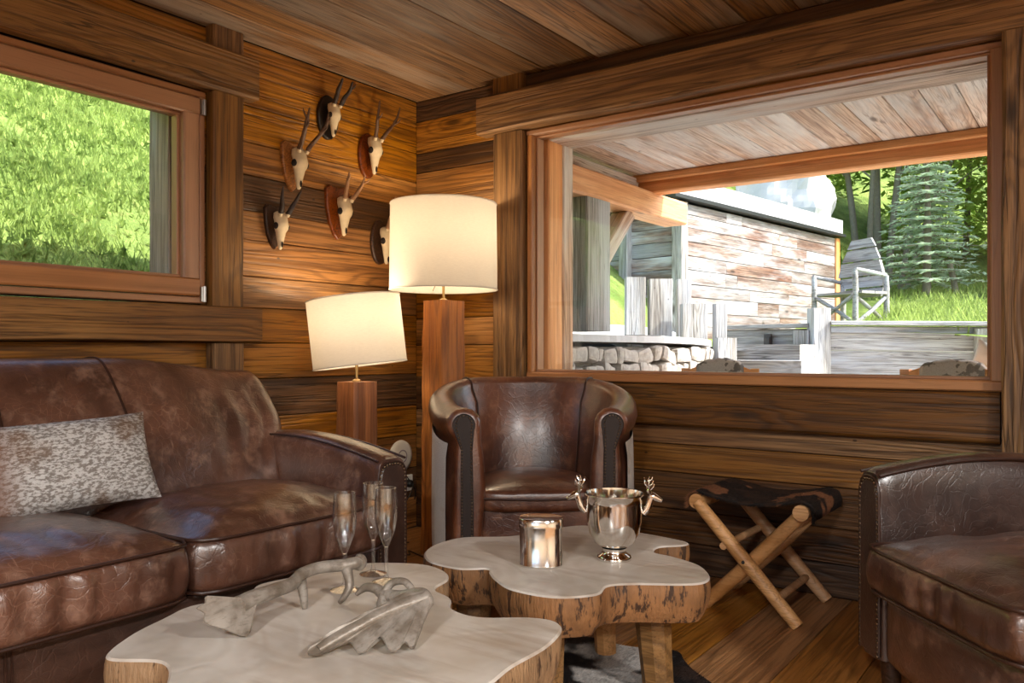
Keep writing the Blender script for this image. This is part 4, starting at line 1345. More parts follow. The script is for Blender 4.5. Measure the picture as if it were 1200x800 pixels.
palm(sp3([A_(p) for p in ((1.536, -2.150, 0.437), (1.545, -2.20, 0.445), (1.547, -2.236, 0.459), (1.548, -2.240, 0.448), (1.549, -2.257, 0.443), (1.553, -2.244, 0.431), (1.552, -2.243, 0.414), (1.563, -2.210, 0.395), (1.570, -2.169, 0.3725), (1.56, -2.150, 0.395), (1.552, -2.135, 0.416))], 3), A_((1.545, -2.135, 0.427)), 0.020, ab, M['decor_antler'], cup=0.004)

# palmate antler lying on the table
aa = empty('decorative_antler', (1.80, -2.05, 0.371))
tag(aa, 'broad ribbed palmate antler with a curled end lying on the slab table', 'antler')
def B_(p): return (p[0] - 1.80, p[1] + 2.05, max(0.003, p[2] - 0.371))
palm(sp3([B_(p) for p in ((1.790, -1.985, 0.440), (1.778, -2.042, 0.426), (1.758, -2.106, 0.408), (1.743, -2.158, 0.385), (1.745, -2.170, 0.375), (1.762, -2.160, 0.3735), (1.772, -2.127, 0.380), (1.781, -2.107, 0.384), (1.802, -2.112, 0.3735), (1.815, -2.103, 0.3735), (1.811, -2.074, 0.386), (1.820, -2.067, 0.388), (1.844, -2.075, 0.3745), (1.856, -2.066, 0.3735), (1.852, -2.044, 0.381), (1.868, -2.043, 0.3740), (1.860, -2.018, 0.386), (1.845, -1.980, 0.410), (1.834, -1.956, 0.429))], 3), B_((1.818, -1.950, 0.440)), 0.022, aa, M['decor_antler'], cup=0.008, ridge=0.0009)
for pts_, rr_ in ((((1.822, -1.955, 0.438), (1.790, -2.03, 0.424), (1.766, -2.10, 0.402), (1.752, -2.155, 0.384)), [0.014, 0.0175, 0.017, 0.013]), (((1.822, -1.957, 0.436), (1.808, -2.05, 0.405), (1.808, -2.104, 0.380)), [0.011, 0.0095, 0.0085]), (((1.826, -1.957, 0.434), (1.836, -2.03, 0.402), (1.849, -2.066, 0.380)), [0.011, 0.010, 0.0085]), (((1.830, -1.957, 0.432), (1.846, -2.0, 0.402), (1.864, -2.038, 0.377)), [0.010, 0.008, 0.006])):
    MB().add(stube([B_(p) for p in pts_], rr_, 6, 12, flat=0.75, rough=0.08)).build('tine', M['decor_antler'], aa, True)
MB().add(stube([B_(p) for p in ((1.653, -1.972, 0.417), (1.668, -1.961, 0.431), (1.691, -1.956, 0.432), (1.712, -1.954, 0.424), (1.753, -1.949, 0.425), (1.786, -1.949, 0.434), (1.817, -1.954, 0.438), (1.834, -1.960, 0.425))], [0.004, 0.0085, 0.010, 0.0115, 0.0125, 0.0135, 0.014, 0.010], 6, 12, rough=0.1)).build('beam', M['decor_antler'], aa, True)
MB().add(stube([B_(p) for p in ((1.712, -1.954, 0.427), (1.725, -1.944, 0.446), (1.749, -1.939, 0.452), (1.766, -1.939, 0.445), (1.779, -1.944, 0.434))], [0.009, 0.0075, 0.007, 0.007, 0.008], 6, 10)).build('tine', M['decor_antler'], aa, True)
MB().add(stube([B_(p) for p in ((1.716, -1.955, 0.424), (1.714, -1.960, 0.398), (1.722, -1.962, 0.374))], [0.013, 0.012, 0.008], 5, 10)).build('tine', M['decor_antler'], aa, True)

# silver bucket with stag-head handles
bu = empty('ice_bucket', (1.786, -1.164, 0.3405), math.radians(35.96 - 8))
tag(bu, 'polished silver champagne bucket with stag head handles on a slab table', 'bucket')
MB().add(lathe([(0.0005, 0.030), (0.030, 0.032), (0.052, 0.045), (0.067, 0.072), (0.0735, 0.105), (0.0755, 0.150), (0.0775, 0.172), (0.0805, 0.174), (0.0805, 0.178), (0.0765, 0.178), (0.0735, 0.150), (0.0715, 0.105), (0.065, 0.074), (0.050, 0.049), (0.0005, 0.040)], 56)).build('bowl', M['silver'], bu, True)
MB().add(lathe([(0.0005, 0.0), (0.046, 0.0), (0.0475, 0.006), (0.044, 0.012), (0.034, 0.018), (0.031, 0.027), (0.034, 0.032), (0.0005, 0.032)], 40)).build('foot', M['silver'], bu, True)
for s in (-1, 1):
    hd = MB().add(stube([(s * 0.076, 0, 0.125), (s * 0.088, 0, 0.140), (s * 0.094, 0, 0.156), (s * 0.099, 0, 0.170)], [0.010, 0.010, 0.0095, 0.010], 5, 10)).build('stag_head', M['silver'], bu, True)
    MB().add(stube([(s * 0.094, 0, 0.172), (s * 0.104, 0, 0.170), (s * 0.118, 0, 0.163), (s * 0.126, 0, 0.159)], [0.0105, 0.0105, 0.007, 0.0045], 5, 10)).build('muzzle', M['silver'], hd, True)
    for q in (-1, 1):
        MB().add(stube([(s * 0.096, q * 0.008, 0.177), (s * 0.090, q * 0.022, 0.186), (s * 0.086, q * 0.026, 0.188)], [0.004, 0.0045, 0.002], 4, 6)).build('ear', M['silver'], hd, True)
        an = MB()
        an.add(stube([(s * 0.097, q * 0.005, 0.178), (s * 0.092, q * 0.018, 0.192), (s * 0.090, q * 0.027, 0.205), (s * 0.094, q * 0.026, 0.219)], [0.0034, 0.003, 0.0026, 0.0018], 5, 7))
        an.add(stube([(s * 0.093, q * 0.014, 0.188), (s * 0.102, q * 0.016, 0.198), (s * 0.105, q * 0.016, 0.206)], [0.0026, 0.0022, 0.0015], 4, 6))
        an.add(stube([(s * 0.090, q * 0.025, 0.202), (s * 0.099, q * 0.030, 0.208), (s * 0.102, q * 0.031, 0.217)], [0.0026, 0.0022, 0.0015], 4, 6))
        an.add(stube([(s * 0.090, q * 0.022, 0.198), (s * 0.081, q * 0.026, 0.207), (s * 0.080, q * 0.026, 0.216)], [0.0026, 0.002, 0.0015], 4, 6))
        an.build('antler', M['silver'], hd, True)

tn = empty('tin_canister', (1.657, -1.323, 0.3405), math.radians(30))
tag(tn, 'shiny oval metal tin with fitted lid on a slab table', 'tin')
MB().add(lathe([(0.0005, 0.0), (0.0555, 0.0), (0.057, 0.002), (0.057, 0.005), (0.0555, 0.007), (0.0555, 0.105), (0.0005, 0.105)], 56, ex=2.7, sx=1.0, sy=0.82)).build('body', M['tin'], tn, True)
ld_ = MB().add(lathe([(0.0562, 0.100), (0.0585, 0.1005), (0.0585, 0.121), (0.0565, 0.1235), (0.052, 0.1225), (0.0005, 0.122)], 56, ex=2.7, sx=1.0, sy=0.82)).build('lid', M['tin'], tn, True)
for o in (ld_, tn.children[0]):
    em = o.modifiers.new('edges', 'EDGE_SPLIT'); em.split_angle = math.radians(40)

# ================================================================== trophies on the left wall
def shield(w, h, kind):
    if kind == 'shield':
        return [(-0.5 * w, 0.42 * h), (-0.36 * w, 0.5 * h), (0, 0.47 * h), (0.36 * w, 0.5 * h), (0.5 * w, 0.42 * h), (0.47 * w, 0.1 * h), (0.36 * w, -0.18 * h), (0.15 * w, -0.42 * h), (0, -0.5 * h), (-0.15 * w, -0.42 * h), (-0.36 * w, -0.18 * h), (-0.47 * w, 0.1 * h)]
    return [(0.5 * w * math.cos(a), 0.5 * h * math.sin(a)) for a in [2 * PI * k / 20 for k in range(20)]]
def trophy(y, z, label, pk, pm, pw, ph, ant, amat, bone=None, dn=0.0, sk=1.0):
    sk *= 1.10
    ro = empty('antler_mount', (0.0005, y - 0.036, z)); tag(ro, label, 'trophy', 'roe deer skull mounts')
    MB().add(prism(shield(pw, ph, pk), 0.0, 0.018, 'x', 0.005)).build('plaque', pm, ro)
    bone = bone or M['bone']
    # skull: elliptical sections from cranium to snout; (out, z, halfwidth, halfdepth)
    secs = [(0.046, 0.064, 0.012, 0.012), (0.050, 0.056, 0.026, 0.024), (0.054, 0.036, 0.030, 0.028), (0.060, 0.016, 0.030, 0.026), (0.062, 0.004, 0.035, 0.024), (0.060, -0.010, 0.033, 0.022), (0.057, -0.026, 0.023, 0.019), (0.055, -0.048, 0.019, 0.015), (0.054, -0.072, 0.013, 0.011), (0.053, -0.090, 0.010, 0.008), (0.052, -0.098, 0.005, 0.004)]
    v, f = [], []
    n = 16
    for (xx, zz, hw, hd) in secs:
        for k in range(n):
            a = 2 * PI * k / n
            c_, s_ = math.cos(a), math.sin(a)
            br = 1.0 + (0.10 * max(0, c_) ** 3 if 0.0 < zz < 0.03 else 0)
            v.append((xx * sk + hd * c_ * br * sk - 0.004, hw * s_ * sk, zz * sk + dn))
    for i in range(len(secs) - 1):
        for k in range(n):
            f.append((i * n + k, i * n + (k + 1) % n, (i + 1) * n + (k + 1) % n, (i + 1) * n + k))
    f.append(tuple(range(n))); f.append(tuple((len(secs) - 1) * n + k for k in range(n)))
    s_ = mk('skull', v, f, bone, ro, True)
    MB().add(ball((0.0625 * sk, 0, -0.078 * sk + dn), 0.0062 * sk, 8, 5, (0.6, 0.8, 2.2))).build('nasal_opening', M['socket'], s_, True)
    for q in (-1, 1):
        MB().add(ball((0.058 * sk, q * 0.0285 * sk, 0.000 * sk + dn), 0.0140 * sk, 10, 7, (1, 0.72, 1.05))).build('eye_socket', M['socket'], s_, True)
        MB().add(stube([(0.072 * sk, q * 0.018 * sk, 0.040 * sk + dn), (0.078 * sk, q * 0.020 * sk, 0.053 * sk + dn)], [0.0085, 0.0095], 3, 10)).build('pedicle', bone, s_, True)
        b0 = Vector((0.078 * sk, q * 0.020 * sk, 0.053 * sk + dn))
        m_ = MB()
        main = [b0 + Vector((a, q * b, c)) for a, b, c in ant['main']]
        m_.add(stube([b0] + main, [q_ * 1.2 for q_ in ant['r']], 5, 9, rough=0.3))
        m_.add(ball(b0 + Vector((0.002, 0, 0.002)), 0.0125, 9, 5, (1, 1, 0.6)))
        for st_, pts in ant.get('tines', []):
            src = main[st_]
            m_.add(stube([src] + [src + Vector((a, q * b, c)) for a, b, c in pts], [0.0055, 0.004, 0.0015][:len(pts) + 1], 4, 7))
        m_.build('antler', amat, ro, True)
    return ro
A1 = dict(main=[(0.030, 0.008, 0.035), (0.062, 0.022, 0.070), (0.085, 0.030, 0.105), (0.098, 0.028, 0.150)], r=[0.0095, 0.008, 0.007, 0.006, 0.002], tines=[(1, [(0.022, 0.004, 0.012), (0.034, 0.006, 0.026)]), (2, [(0.0, 0.014, 0.02), (0.0, 0.022, 0.04)])])
A2 = dict(main=[(0.022, 0.004, 0.030), (0.046, 0.012, 0.060), (0.066, 0.010, 0.095)], r=[0.0085, 0.0085, 0.0075, 0.003], tines=[(1, [(0.018, 0.006, 0.010), (0.028, 0.008, 0.022)])])
A3 = dict(main=[(0.020, 0.012, 0.032), (0.042, 0.030, 0.068), (0.060, 0.040, 0.105), (0.072, 0.044, 0.148)], r=[0.0085, 0.0075, 0.0062, 0.005, 0.0016], tines=[(1, [(0.026, 0.006, 0.008), (0.040, 0.008, 0.022)])])
A4 = dict(main=[(0.018, 0.006, 0.028), (0.032, 0.018, 0.062), (0.050, 0.028, 0.098)], r=[0.0095, 0.009, 0.0065, 0.002])
A5 = dict(main=[(0.024, 0.012, 0.034), (0.042, 0.022, 0.070), (0.056, 0.026, 0.105)], r=[0.009, 0.008, 0.006, 0.002], tines=[(1, [(0.020, 0.010, 0.006), (0.032, 0.016, 0.020)])])
A6 = dict(main=[(0.030, 0.010, 0.045), (0.055, 0.018, 0.095), (0.070, 0.020, 0.140)], r=[0.0085, 0.0075, 0.006, 0.002], tines=[(1, [(0.020, 0.006, 0.010), (0.030, 0.010, 0.024)])])
dark_ant = plain('dark_antler_horn', rgb(46, 32, 24), 0.6, bumpscale=90, bump=0.6, var=0.4)
pale_ant = plain('pale_antler_horn', rgb(140, 100, 66), 0.55, bumpscale=90, bump=0.4, var=0.35)
trophy(-0.762, 1.690, 'pale roe skull with long antlers on a tan shield nearest the window post', 'shield', M['plaque_tan'], 0.115, 0.215, A1, M['antler'], dn=0.005)
trophy(-0.560, 1.948, 'roe skull on a black oval plaque, highest trophy on the plank wall', 'oval', M['plaque_black'], 0.12, 0.20, A2, dark_ant, sk=0.85)
trophy(-0.315, 1.822, 'roe skull with forked antlers on a brown oval plaque near the room corner', 'oval', M['plaque_red'], 0.115, 0.215, A3, M['antler'], dn=0.015)
trophy(-0.855, 1.418, 'small roe skull with knobbly dark spikes on a dark shield, lowest by the post', 'shield', M['plaque_dark'], 0.10, 0.185, A4, dark_ant, sk=0.9)
trophy(-0.505, 1.525, 'roe skull on a large reddish brown shield above the short lamp', 'shield', M['plaque_red'], 0.14, 0.245, A5, pale_ant)
trophy(-0.235, 1.420, 'roe skull on a blackish plaque partly hidden behind the tall lamp shade', 'oval', M['plaque_dark'], 0.115, 0.215, A6, pale_ant)

# ================================================================== devices and cables by the corner
wf = empty('access_point', (0.0005, -0.125, 0.372)); tag(wf, 'round white wireless access point on the plank wall above a socket', 'router')
MB().add(lathe([(0.0005, 0), (0.075, 0), (0.080, 0.006), (0.078, 0.014), (0.06, 0.021), (0.0005, 0.024)], 40)).build('housing', M['white_plastic'], wf, True, rot=(0, PI / 2, 0))
MB().add(lathe([(0.026, 0.0225), (0.031, 0.0245), (0.033, 0.0225)], 32)).build('ring', M['grey_plastic'], wf, True, rot=(0, PI / 2, 0))
sk_ = empty('wall_socket', (0.0005, -0.085, 0.232)); tag(sk_, 'white square wall socket plate with black plugs under the access point', 'socket')
MB().add(prism([(-0.045, -0.04), (0.045, -0.04), (0.045, 0.04), (-0.045, 0.04)], 0, 0.012, 'x', 0.003)).build('plate', M['white_plastic'], sk_)
MB().add(lathe([(0.019, 0.0), (0.019, 0.024), (0.012, 0.034), (0.0005, 0.036)], 18)).build('plug', M['black'], sk_, True, loc=(0.0125, 0.004, 0), rot=(0, PI / 2, 0))
def cable(pts, label, r=0.003):
    o = MB().add(tube(smooth_path(pts, 8), r, 7)).build('cable', M['black'], None, True)
    return tag(o, label, 'cable')
cable([(0.026, -0.14, 0.345), (0.035, -0.13, 0.30), (0.04, -0.105, 0.262), (0.045, -0.06, 0.20), (0.035, -0.05, 0.15)], 'black lead looping below the white access point')
cable([(0.052, -0.078, 0.232), (0.07, -0.12, 0.19), (0.06, -0.17, 0.12), (0.09, -0.24, 0.03), (0.16, -0.30, 0.004), (0.22, -0.29, 0.004)], 'black lead hanging from the wall socket to the floor')
cable([(0.28, -0.58, 0.004), (0.31, -0.50, 0.004), (0.38, -0.46, 0.004), (0.33, -0.41, 0.004), (0.42, -0.44, 0.004), (0.50, -0.47, 0.004)], 'black lamp cord lying loose on the floor between the two timber post lamps')

# ================================================================== outside
def hill(x, y):
    a = max(0.0, -x - 0.45)
    z = 1.04 + 0.74 * (math.sqrt(a * a + 0.09) - 0.3 + 0.0) + 0.115 * max(0.0, y - 5.2) + 0.33 * max(0.0, y - 17.0)
    if x < -0.3 and y < 5: z -= 0.10 * sstep(5, 2, y)
    z -= 0.20 * sstep(-1.4, -0.9, x) * sstep(0.9, 0.2, x) * sstep(10.5, 9.0, y)
    return z + 0.07 * nz3(x * 0.7, y * 0.7, 0) + 0.03 * nz3(x * 2.3, y * 2.3, 5)

# hillside: left slope, and the ground behind the retaining walls
def hill_mesh(name, x0, x1, y0, y1, step, keep, shift=0.0):
    nx, ny = int((x1 - x0) / step), int((y1 - y0) / step)
    v, f, ids = [], [], {}
    def vid(i, j):
        if (i, j) not in ids:
            x, y = x0 + (x1 - x0) * i / nx, y0 + (y1 - y0) * j / ny
            ids[(i, j)] = len(v); v.append((x, y, hill(x, y) + shift))
        return ids[(i, j)]
    for i in range(nx):
        for j in range(ny):
            x, y = x0 + (x1 - x0) * (i + .5) / nx, y0 + (y1 - y0) * (j + .5) / ny
            if keep(x, y): f.append((vid(i, j), vid(i + 1, j), vid(i + 1, j + 1), vid(i, j + 1)))
    return structure(mk(name, v, f, M['turf'], None, True))
def hill_keep(x, y):
    if -0.45 < x and y < 1.0: return False
    if 0.12 < x < 20 and y < 5.2 and y >= 1.0: return False
    if -1.0 < x <= 0.2 and 1.0 <= y < 5.3: return False
    return True
hill_mesh('hillside', -16, 18, -9, 34, 0.30, hill_keep)
structure(MB().add(box(-0.1, 12, 0.30, 7.0, -0.12, -0.05)).build('terrace', M['terrace']))
structure(MB().add(box(-20, 30, -40, YR - 0.3, -0.5, -0.3)).build('lawn', M['turf']))

# grass blades on the slope seen through the left window
gr = random.Random(3)
v, f = [], []
while len(f) < 60000:
    x = -0.5 - gr.random() ** 1.25 * 7.0
    yc = -1.9 + (-x) * 0.52
    y = yc + gr.uniform(-1.5, 1.9)
    if x > -0.7 and y < 0.8 and gr.random() < 0.3: continue
    dn_ = nz3(x * 1.6, y * 1.6, 7)
    if dn_ < -0.25 and gr.random() < 0.6: continue
    z = hill(x, y)
    L = gr.uniform(0.03, 0.075) * (1 + 0.5 * dn_) * (1 + 0.08 * (-x)); w = gr.uniform(0.003, 0.007) * (1 + 0.12 * (-x))
    a = gr.uniform(0, 2 * PI); dx, dy = math.cos(a), math.sin(a)
    k = len(v)
    v += [(x - dy * w, y + dx * w, z - 0.005), (x + dy * w, y - dx * w, z - 0.005), (x + dx * L * 0.6, y + dy * L * 0.6, z + L)]
    f.append((k, k + 1, k + 2))
    if gr.random() < 0.12:                      # broad leaf
        k = len(v); L *= 0.8; w *= 2.6
        v += [(x, y, z), (x + dx * L * 0.5 - dy * w, y + dy * L * 0.5 + dx * w, z + L * 0.5), (x + dx * L, y + dy * L, z + L * 0.55), (x + dx * L * 0.5 + dy * w, y + dy * L * 0.5 - dx * w, z + L * 0.5)]
        f.append((k, k + 1, k + 2, k + 3))
o = mk('grass', v, f, M['grass']); tag(o, 'sunlit green grass covering the steep slope outside the left window', 'grass', kind='stuff')
v, f = [], []
while len(f) < 14000:
    x, y = gr.uniform(-3.0, 5.0), gr.uniform(5.3, 16)
    if x < 0.1 and y < 10.5: continue
    z = hill(x, y); L = gr.uniform(0.06, 0.16); w = gr.uniform(0.008, 0.018)
    a = gr.uniform(0, 2 * PI); dx, dy = math.cos(a), math.sin(a); k = len(v)
    v += [(x - dy * w, y + dx * w, z - 0.01), (x + dy * w, y - dx * w, z - 0.01), (x + dx * L * 0.6, y + dy * L * 0.6, z + L)]
    f.append((k, k + 1, k + 2))
o = mk('meadow_grass', v, f, M['grass']); tag(o, 'long grass on the bank behind the weathered timber fence', 'grass', kind='stuff')

gv, gf = [], []
for i in range(9):
    for j in range(21):
        x, y = -1.05 + 1.22 * i / 8, 0.9 + 4.45 * j / 20
        gv.append((x, y, (1.0 + 0.03 * nz3(x * 3, y * 3, 2) if y < 3.2 else 0.9 + 0.02 * nz3(x * 3, y * 3, 2)) + (0.25 * sstep(-0.6, -1.05, x))))
for i in range(8):
    for j in range(20): gf.append((i * 21 + j, (i + 1) * 21 + j, (i + 1) * 21 + j + 1, i * 21 + j + 1))
structure(mk('gravel_bed', gv, gf, M['gravel'], None, True))
# ---- porch roof
pr = structure(MB().add(box(-0.35, 7.0, 0.30, 2.42, 2.18, 2.34)).build('porch_roof', M['gap']))
x = -0.30
while x < 6.9:
    w = RND.uniform(0.13, 0.20)
    board('plank', (x + w / 2, 0.30, 2.165), (x + w / 2, 2.20, 2.165), w - 0.004, 0.028, M['porch'], pr, up=(1, 0, 0), c=0.003, jit=0.001)
    x += w
bo = board('porch_beam', (0.02, 2.27, 2.085), (7.0, 2.27, 2.085), 0.135, 0.12, M['fresh'], None, c=0.01, jit=0.003)
tag(bo, 'orange larch beam along the outer edge of the porch ceiling', 'beam')
bo = board('porch_beam', (0.10, 2.19, 2.125), (7.0, 2.19, 2.125), 0.05, 0.04, M['fresh'], None, c=0.006, jit=0.002)
tag(bo, 'thin orange larch batten running under the porch boards beside the outer beam', 'beam')
bo = board('porch_beam', (0.14, 0.31, 1.945), (0.14, 2.80, 1.945), 0.17, 0.20, M['fresh'], None, c=0.012, jit=0.006)
tag(bo, 'orange larch beam over the stone wall, its sawn end jutting into the sun', 'beam')
bo = board('porch_beam', (0.10, 0.31, 2.082), (0.10, 2.20, 2.082), 0.10, 0.06, M['porch'], None, c=0.006, jit=0.003)
tag(bo, 'brown timber wedged between the side beam and the porch boards', 'beam')
po = board('porch_post', (0.125, 1.44, 1.02), (0.125, 1.44, 1.858), 0.30, 0.24, M['grey'], None, up=(0, 1, 0), c=0.012, jit=0.008)
tag(po, 'thick weathered timber post standing on the low stone wall', 'post')
br = board('porch_brace', (0.115, 1.60, 1.45), (0.115, 2.02, 1.858), 0.11, 0.12, M['porch'], None, up=(0, -1, 1), c=0.008, jit=0.003)
tag(br, 'slanting timber brace between the weathered post and the larch beam', 'brace')
dp = empty('downpipe', (-0.09, 1.36, 0.95)); tag(dp, 'grey metal downpipe beside the weathered post', 'pipe')
MB().add(tube([(0, 0, 0), (0, 0, 1.2)], 0.045, 16)).build('pipe', M['metal_dark'], dp, True)
for zz in (0.14, 0.17, 0.9): MB().add(lathe([(0.05, zz - 0.008), (0.054, zz), (0.05, zz + 0.008)], 16)).build('collar', M['metal_dark'], dp, True)

# ---- curved stone wall with cap
sw = empty('stone_wall', (0.25, 1.8, -0.05)); tag(sw, 'low dry stone wall with a pale slab cap below the porch post', 'stone wall')
wc = smooth_path([(0.30, 0.62, 0), (0.285, 1.15, 0), (0.30, 1.665, 0), (0.335, 2.32, 0), (0.36, 2.78, 0), (0.20, 3.05, 0), (-0.1, 3.12, 0)], 8)
def wl_(p, off, i):
    t = (wc[min(i + 1, len(wc) - 1)] - wc[max(i - 1, 0)]).normalized()
    return Vector((p.x + t.y * off - 0.25, p.y - t.x * off - 1.8, 0))
v, f = [], []
for i, p in enumerate(wc):
    for off, z in ((-0.30, 0), (-0.02, 0), (-0.02, 0.97), (-0.30, 0.97)):
        q = wl_(p, off, i); v.append((q.x, q.y, z))
for i in range(len(wc) - 1):
    for k in range(4): f.append((i * 4 + k, i * 4 + (k + 1) % 4, (i + 1) * 4 + (k + 1) % 4, (i + 1) * 4 + k))
f += [(0, 1, 2, 3), tuple(4 * (len(wc) - 1) + k for k in (3, 2, 1, 0))]
mk('core', v, f, M['mortar'], sw)
# stones: uneven blocks set into the face, row by row
sr = random.Random(8)
zc = 0.02
while zc < 0.95:
    hh = sr.uniform(0.09, 0.15); hh = min(hh, 0.97 - zc)
    i = 0.0
    while i < len(wc) - 1.5:
        di = sr.uniform(0.9, 3.2)
        j = min(i + di, len(wc) - 1.01)
        im = (i + j) / 2
        k0 = int(im); tt = im - k0
        pm = wc[k0].lerp(wc[k0 + 1], tt)
        L = (wc[int(j)].lerp(wc[min(int(j) + 1, len(wc) - 1)], j - int(j)) - wc[int(i)].lerp(wc[int(i) + 1], i - int(i))).length
        tdir = (wc[k0 + 1] - wc[k0]).normalized()
        q = wl_(pm, 0.0, k0)
        sd = sr.random() * 50
        if hh > 0.04 and L > 0.04:
            def sfn(p, u, sd=sd): return p * (1 + 0.40 * nz3(p.x * 8 + sd, p.y * 7, p.z * 7)) + Vector((0, 0, 0))
            vv, ff = sbox(L * 0.95, 0.13 + sr.random() * 0.03, hh * sr.uniform(0.8, 1.05), 7, (5, 3, 4), sfn)
            so_ = mk('stone', vv, ff, M['stone'], sw, False)
            so_.location = (q.x, q.y, zc + hh / 2); so_.rotation_euler = (sr.gauss(0, .08), sr.gauss(0, 0.2), math.atan2(tdir.y, tdir.x))
        i = j
    zc += hh
v, f = [], []
for i, p in enumerate(wc):
    zt = 1.045 - 0.045 * sstep(0.4, 1.0, i / len(wc))
    for off, z in ((-0.30, zt - 0.05), (0.06 + 0.02 * nz3(i * 0.9, 0, 0), zt - 0.045), (0.055 + 0.02 * nz3(i * 0.9, 0, 0), zt), (-0.30, zt)):
        q = wl_(p, off, i); v.append((q.x, q.y, z))
f = []
for i in range(len(wc) - 1):
    for k in range(4): f.append((i * 4 + k, i * 4 + (k + 1) % 4, (i + 1) * 4 + (k + 1) % 4, (i + 1) * 4 + k))
f += [(0, 1, 2, 3), tuple(4 * (len(wc) - 1) + k for k in (3, 2, 1, 0))]
mk('cap', v, f, M['concrete'], sw)

# ---- upright weathered boards behind the stone wall
def upright(x, y, w, z0, z1, th, label, rz=0.0):
    o = board('upright_timber', (x, y, z0), (x, y, z1), w, th, M['grey'], None, up=(math.cos(rz), math.sin(rz), 0), c=0.008, jit=0.004)
    return tag(o, label, 'timber', 'upright weathered timbers behind the stone wall')
upright(-0.47, 3.30, 0.17, 0.85, 1.53, 0.12, 'upright grey timber closest to the porch post in the row behind the stone wall', 0.6)
upright(-0.30, 3.44, 0.20, 0.85, 1.515, 0.14, 'split grey upright timber, second in the row from the porch post', 0.6)
upright(-0.16, 3.62, 0.12, 0.85, 1.52, 0.10, 'narrow pale upright timber standing behind the split one', 0.6)
upright(0.02, 3.42, 0.21, 0.75, 1.29, 0.14, 'short broad upright timber beside the plank steps', 0.6)
upright(0.20, 3.55, 0.10, 0.75, 1.29, 0.12, 'short narrow upright timber at the foot of the barn wall', 0.6)
upright(0.30, 3.42, 0.16, 0.0, 1.0, 0.12, 'low square timber end next to the plank steps', 0.6)

# ---- barn-like garage with a concrete roof
bdir = Vector((0.57, 3.92, 0)).normalized(); bn = Vector((bdir.y, -bdir.x, 0))
b0 = Vector((-0.87, 5.19, 0)); BL = 4.0
gb = empty('garage', (b0.x, b0.y, 0.9), math.atan2(bdir.y, bdir.x)); tag(gb, 'weathered plank sided outbuilding with a concrete roof edge set into the hill', 'building')
# local x along the wall, local y to the left (into the hill)
MB().add(box(0, BL, 0.03, 2.4, 0, 1.6)).build('core', M['gap'], gb)
z = 0.10
for r_ in range(10):
    h_ = [0.16, 0.15, 0.17, 0.14, 0.16, 0.15, 0.16, 0.15, 0.14, 0.12][r_]
    cut = [0] + sorted(RND.uniform(0.8, BL - 0.8) for _ in range(2)) + [BL]
    for a, b in zip(cut[:-1], cut[1:]):
        if b - a > 0.15: board('plank', (a + 0.002, 0.012, z + h_ / 2), (b - 0.002, 0.012, z + h_ / 2), h_ - 0.006, 0.03, M['barn'], gb, c=0.004, jit=0.003)
    z += h_
z = 0.10
for r_ in range(10):
    h_ = [0.16, 0.15, 0.17, 0.14, 0.16, 0.15, 0.16, 0.15, 0.14, 0.12][r_]
    board('plank', (-0.015, 0.10, z + h_ / 2), (-0.015, 2.3, z + h_ / 2), h_ - 0.006, 0.03, M['barn'], gb, c=0.004, jit=0.003)
    z += h_
board('corner_post', (-0.03, 0.02, 0.0), (-0.03, 0.02, 1.6), 0.13, 0.13, M['grey'], gb, up=(1, 0, 0), c=0.008, jit=0.004)
board('end_post', (BL + 0.02, 0.02, 0.1), (BL + 0.02, 0.02, 1.6), 0.12, 0.10, M['fresh'], gb, up=(1, 0, 0), c=0.008)
MB().add(box(-0.3, BL + 0.12, -0.10, 2.6, 1.62, 1.66)).build('flashing', M['metal_dark'], gb)
MB().add(box(-0.32, BL + 0.10, -0.06, 2.6, 1.66, 1.86)).build('roof_slab', M['concrete'], gb)
board('post', (-0.06, 0.72, 0.0), (-0.06, 0.72, 1.6), 0.12, 0.12, M['grey'], gb, up=(0, 1, 0), c=0.008)

# boulders above the garage
def boulder(x, y, z, sx, sy, sz, label, sd):
    def fn(p, u): return p * (1 + 0.22 * nz3(u[0] * 1.3 + sd, u[1] * 1.3, u[2] * 1.3) + 0.07 * nz3(u[0] * 4 + sd, u[1] * 4, u[2] * 4))
    vv, ff = sbox(sx, sy, sz, 3.2, (14, 14, 12), fn)
    o = mk('boulder', vv, ff, M['boulder'], None, False, loc=(x, y, z)); return tag(o, label, 'boulder', 'pale boulders above the garage')
boulder(-1.55, 10.6, 3.25, 1.5, 1.3, 1.5, 'largest pale boulder above the concrete roof, next to the trees', 1)
boulder(-3.05, 10.0, 3.42, 1.25, 1.15, 1.0, 'rounded pale boulder with a dark hollow above the concrete roof', 5)
boulder(-4.45, 9.3, 3.35, 1.2, 1.2, 0.95, 'flatter boulder closest to the larch beam above the concrete roof', 9)

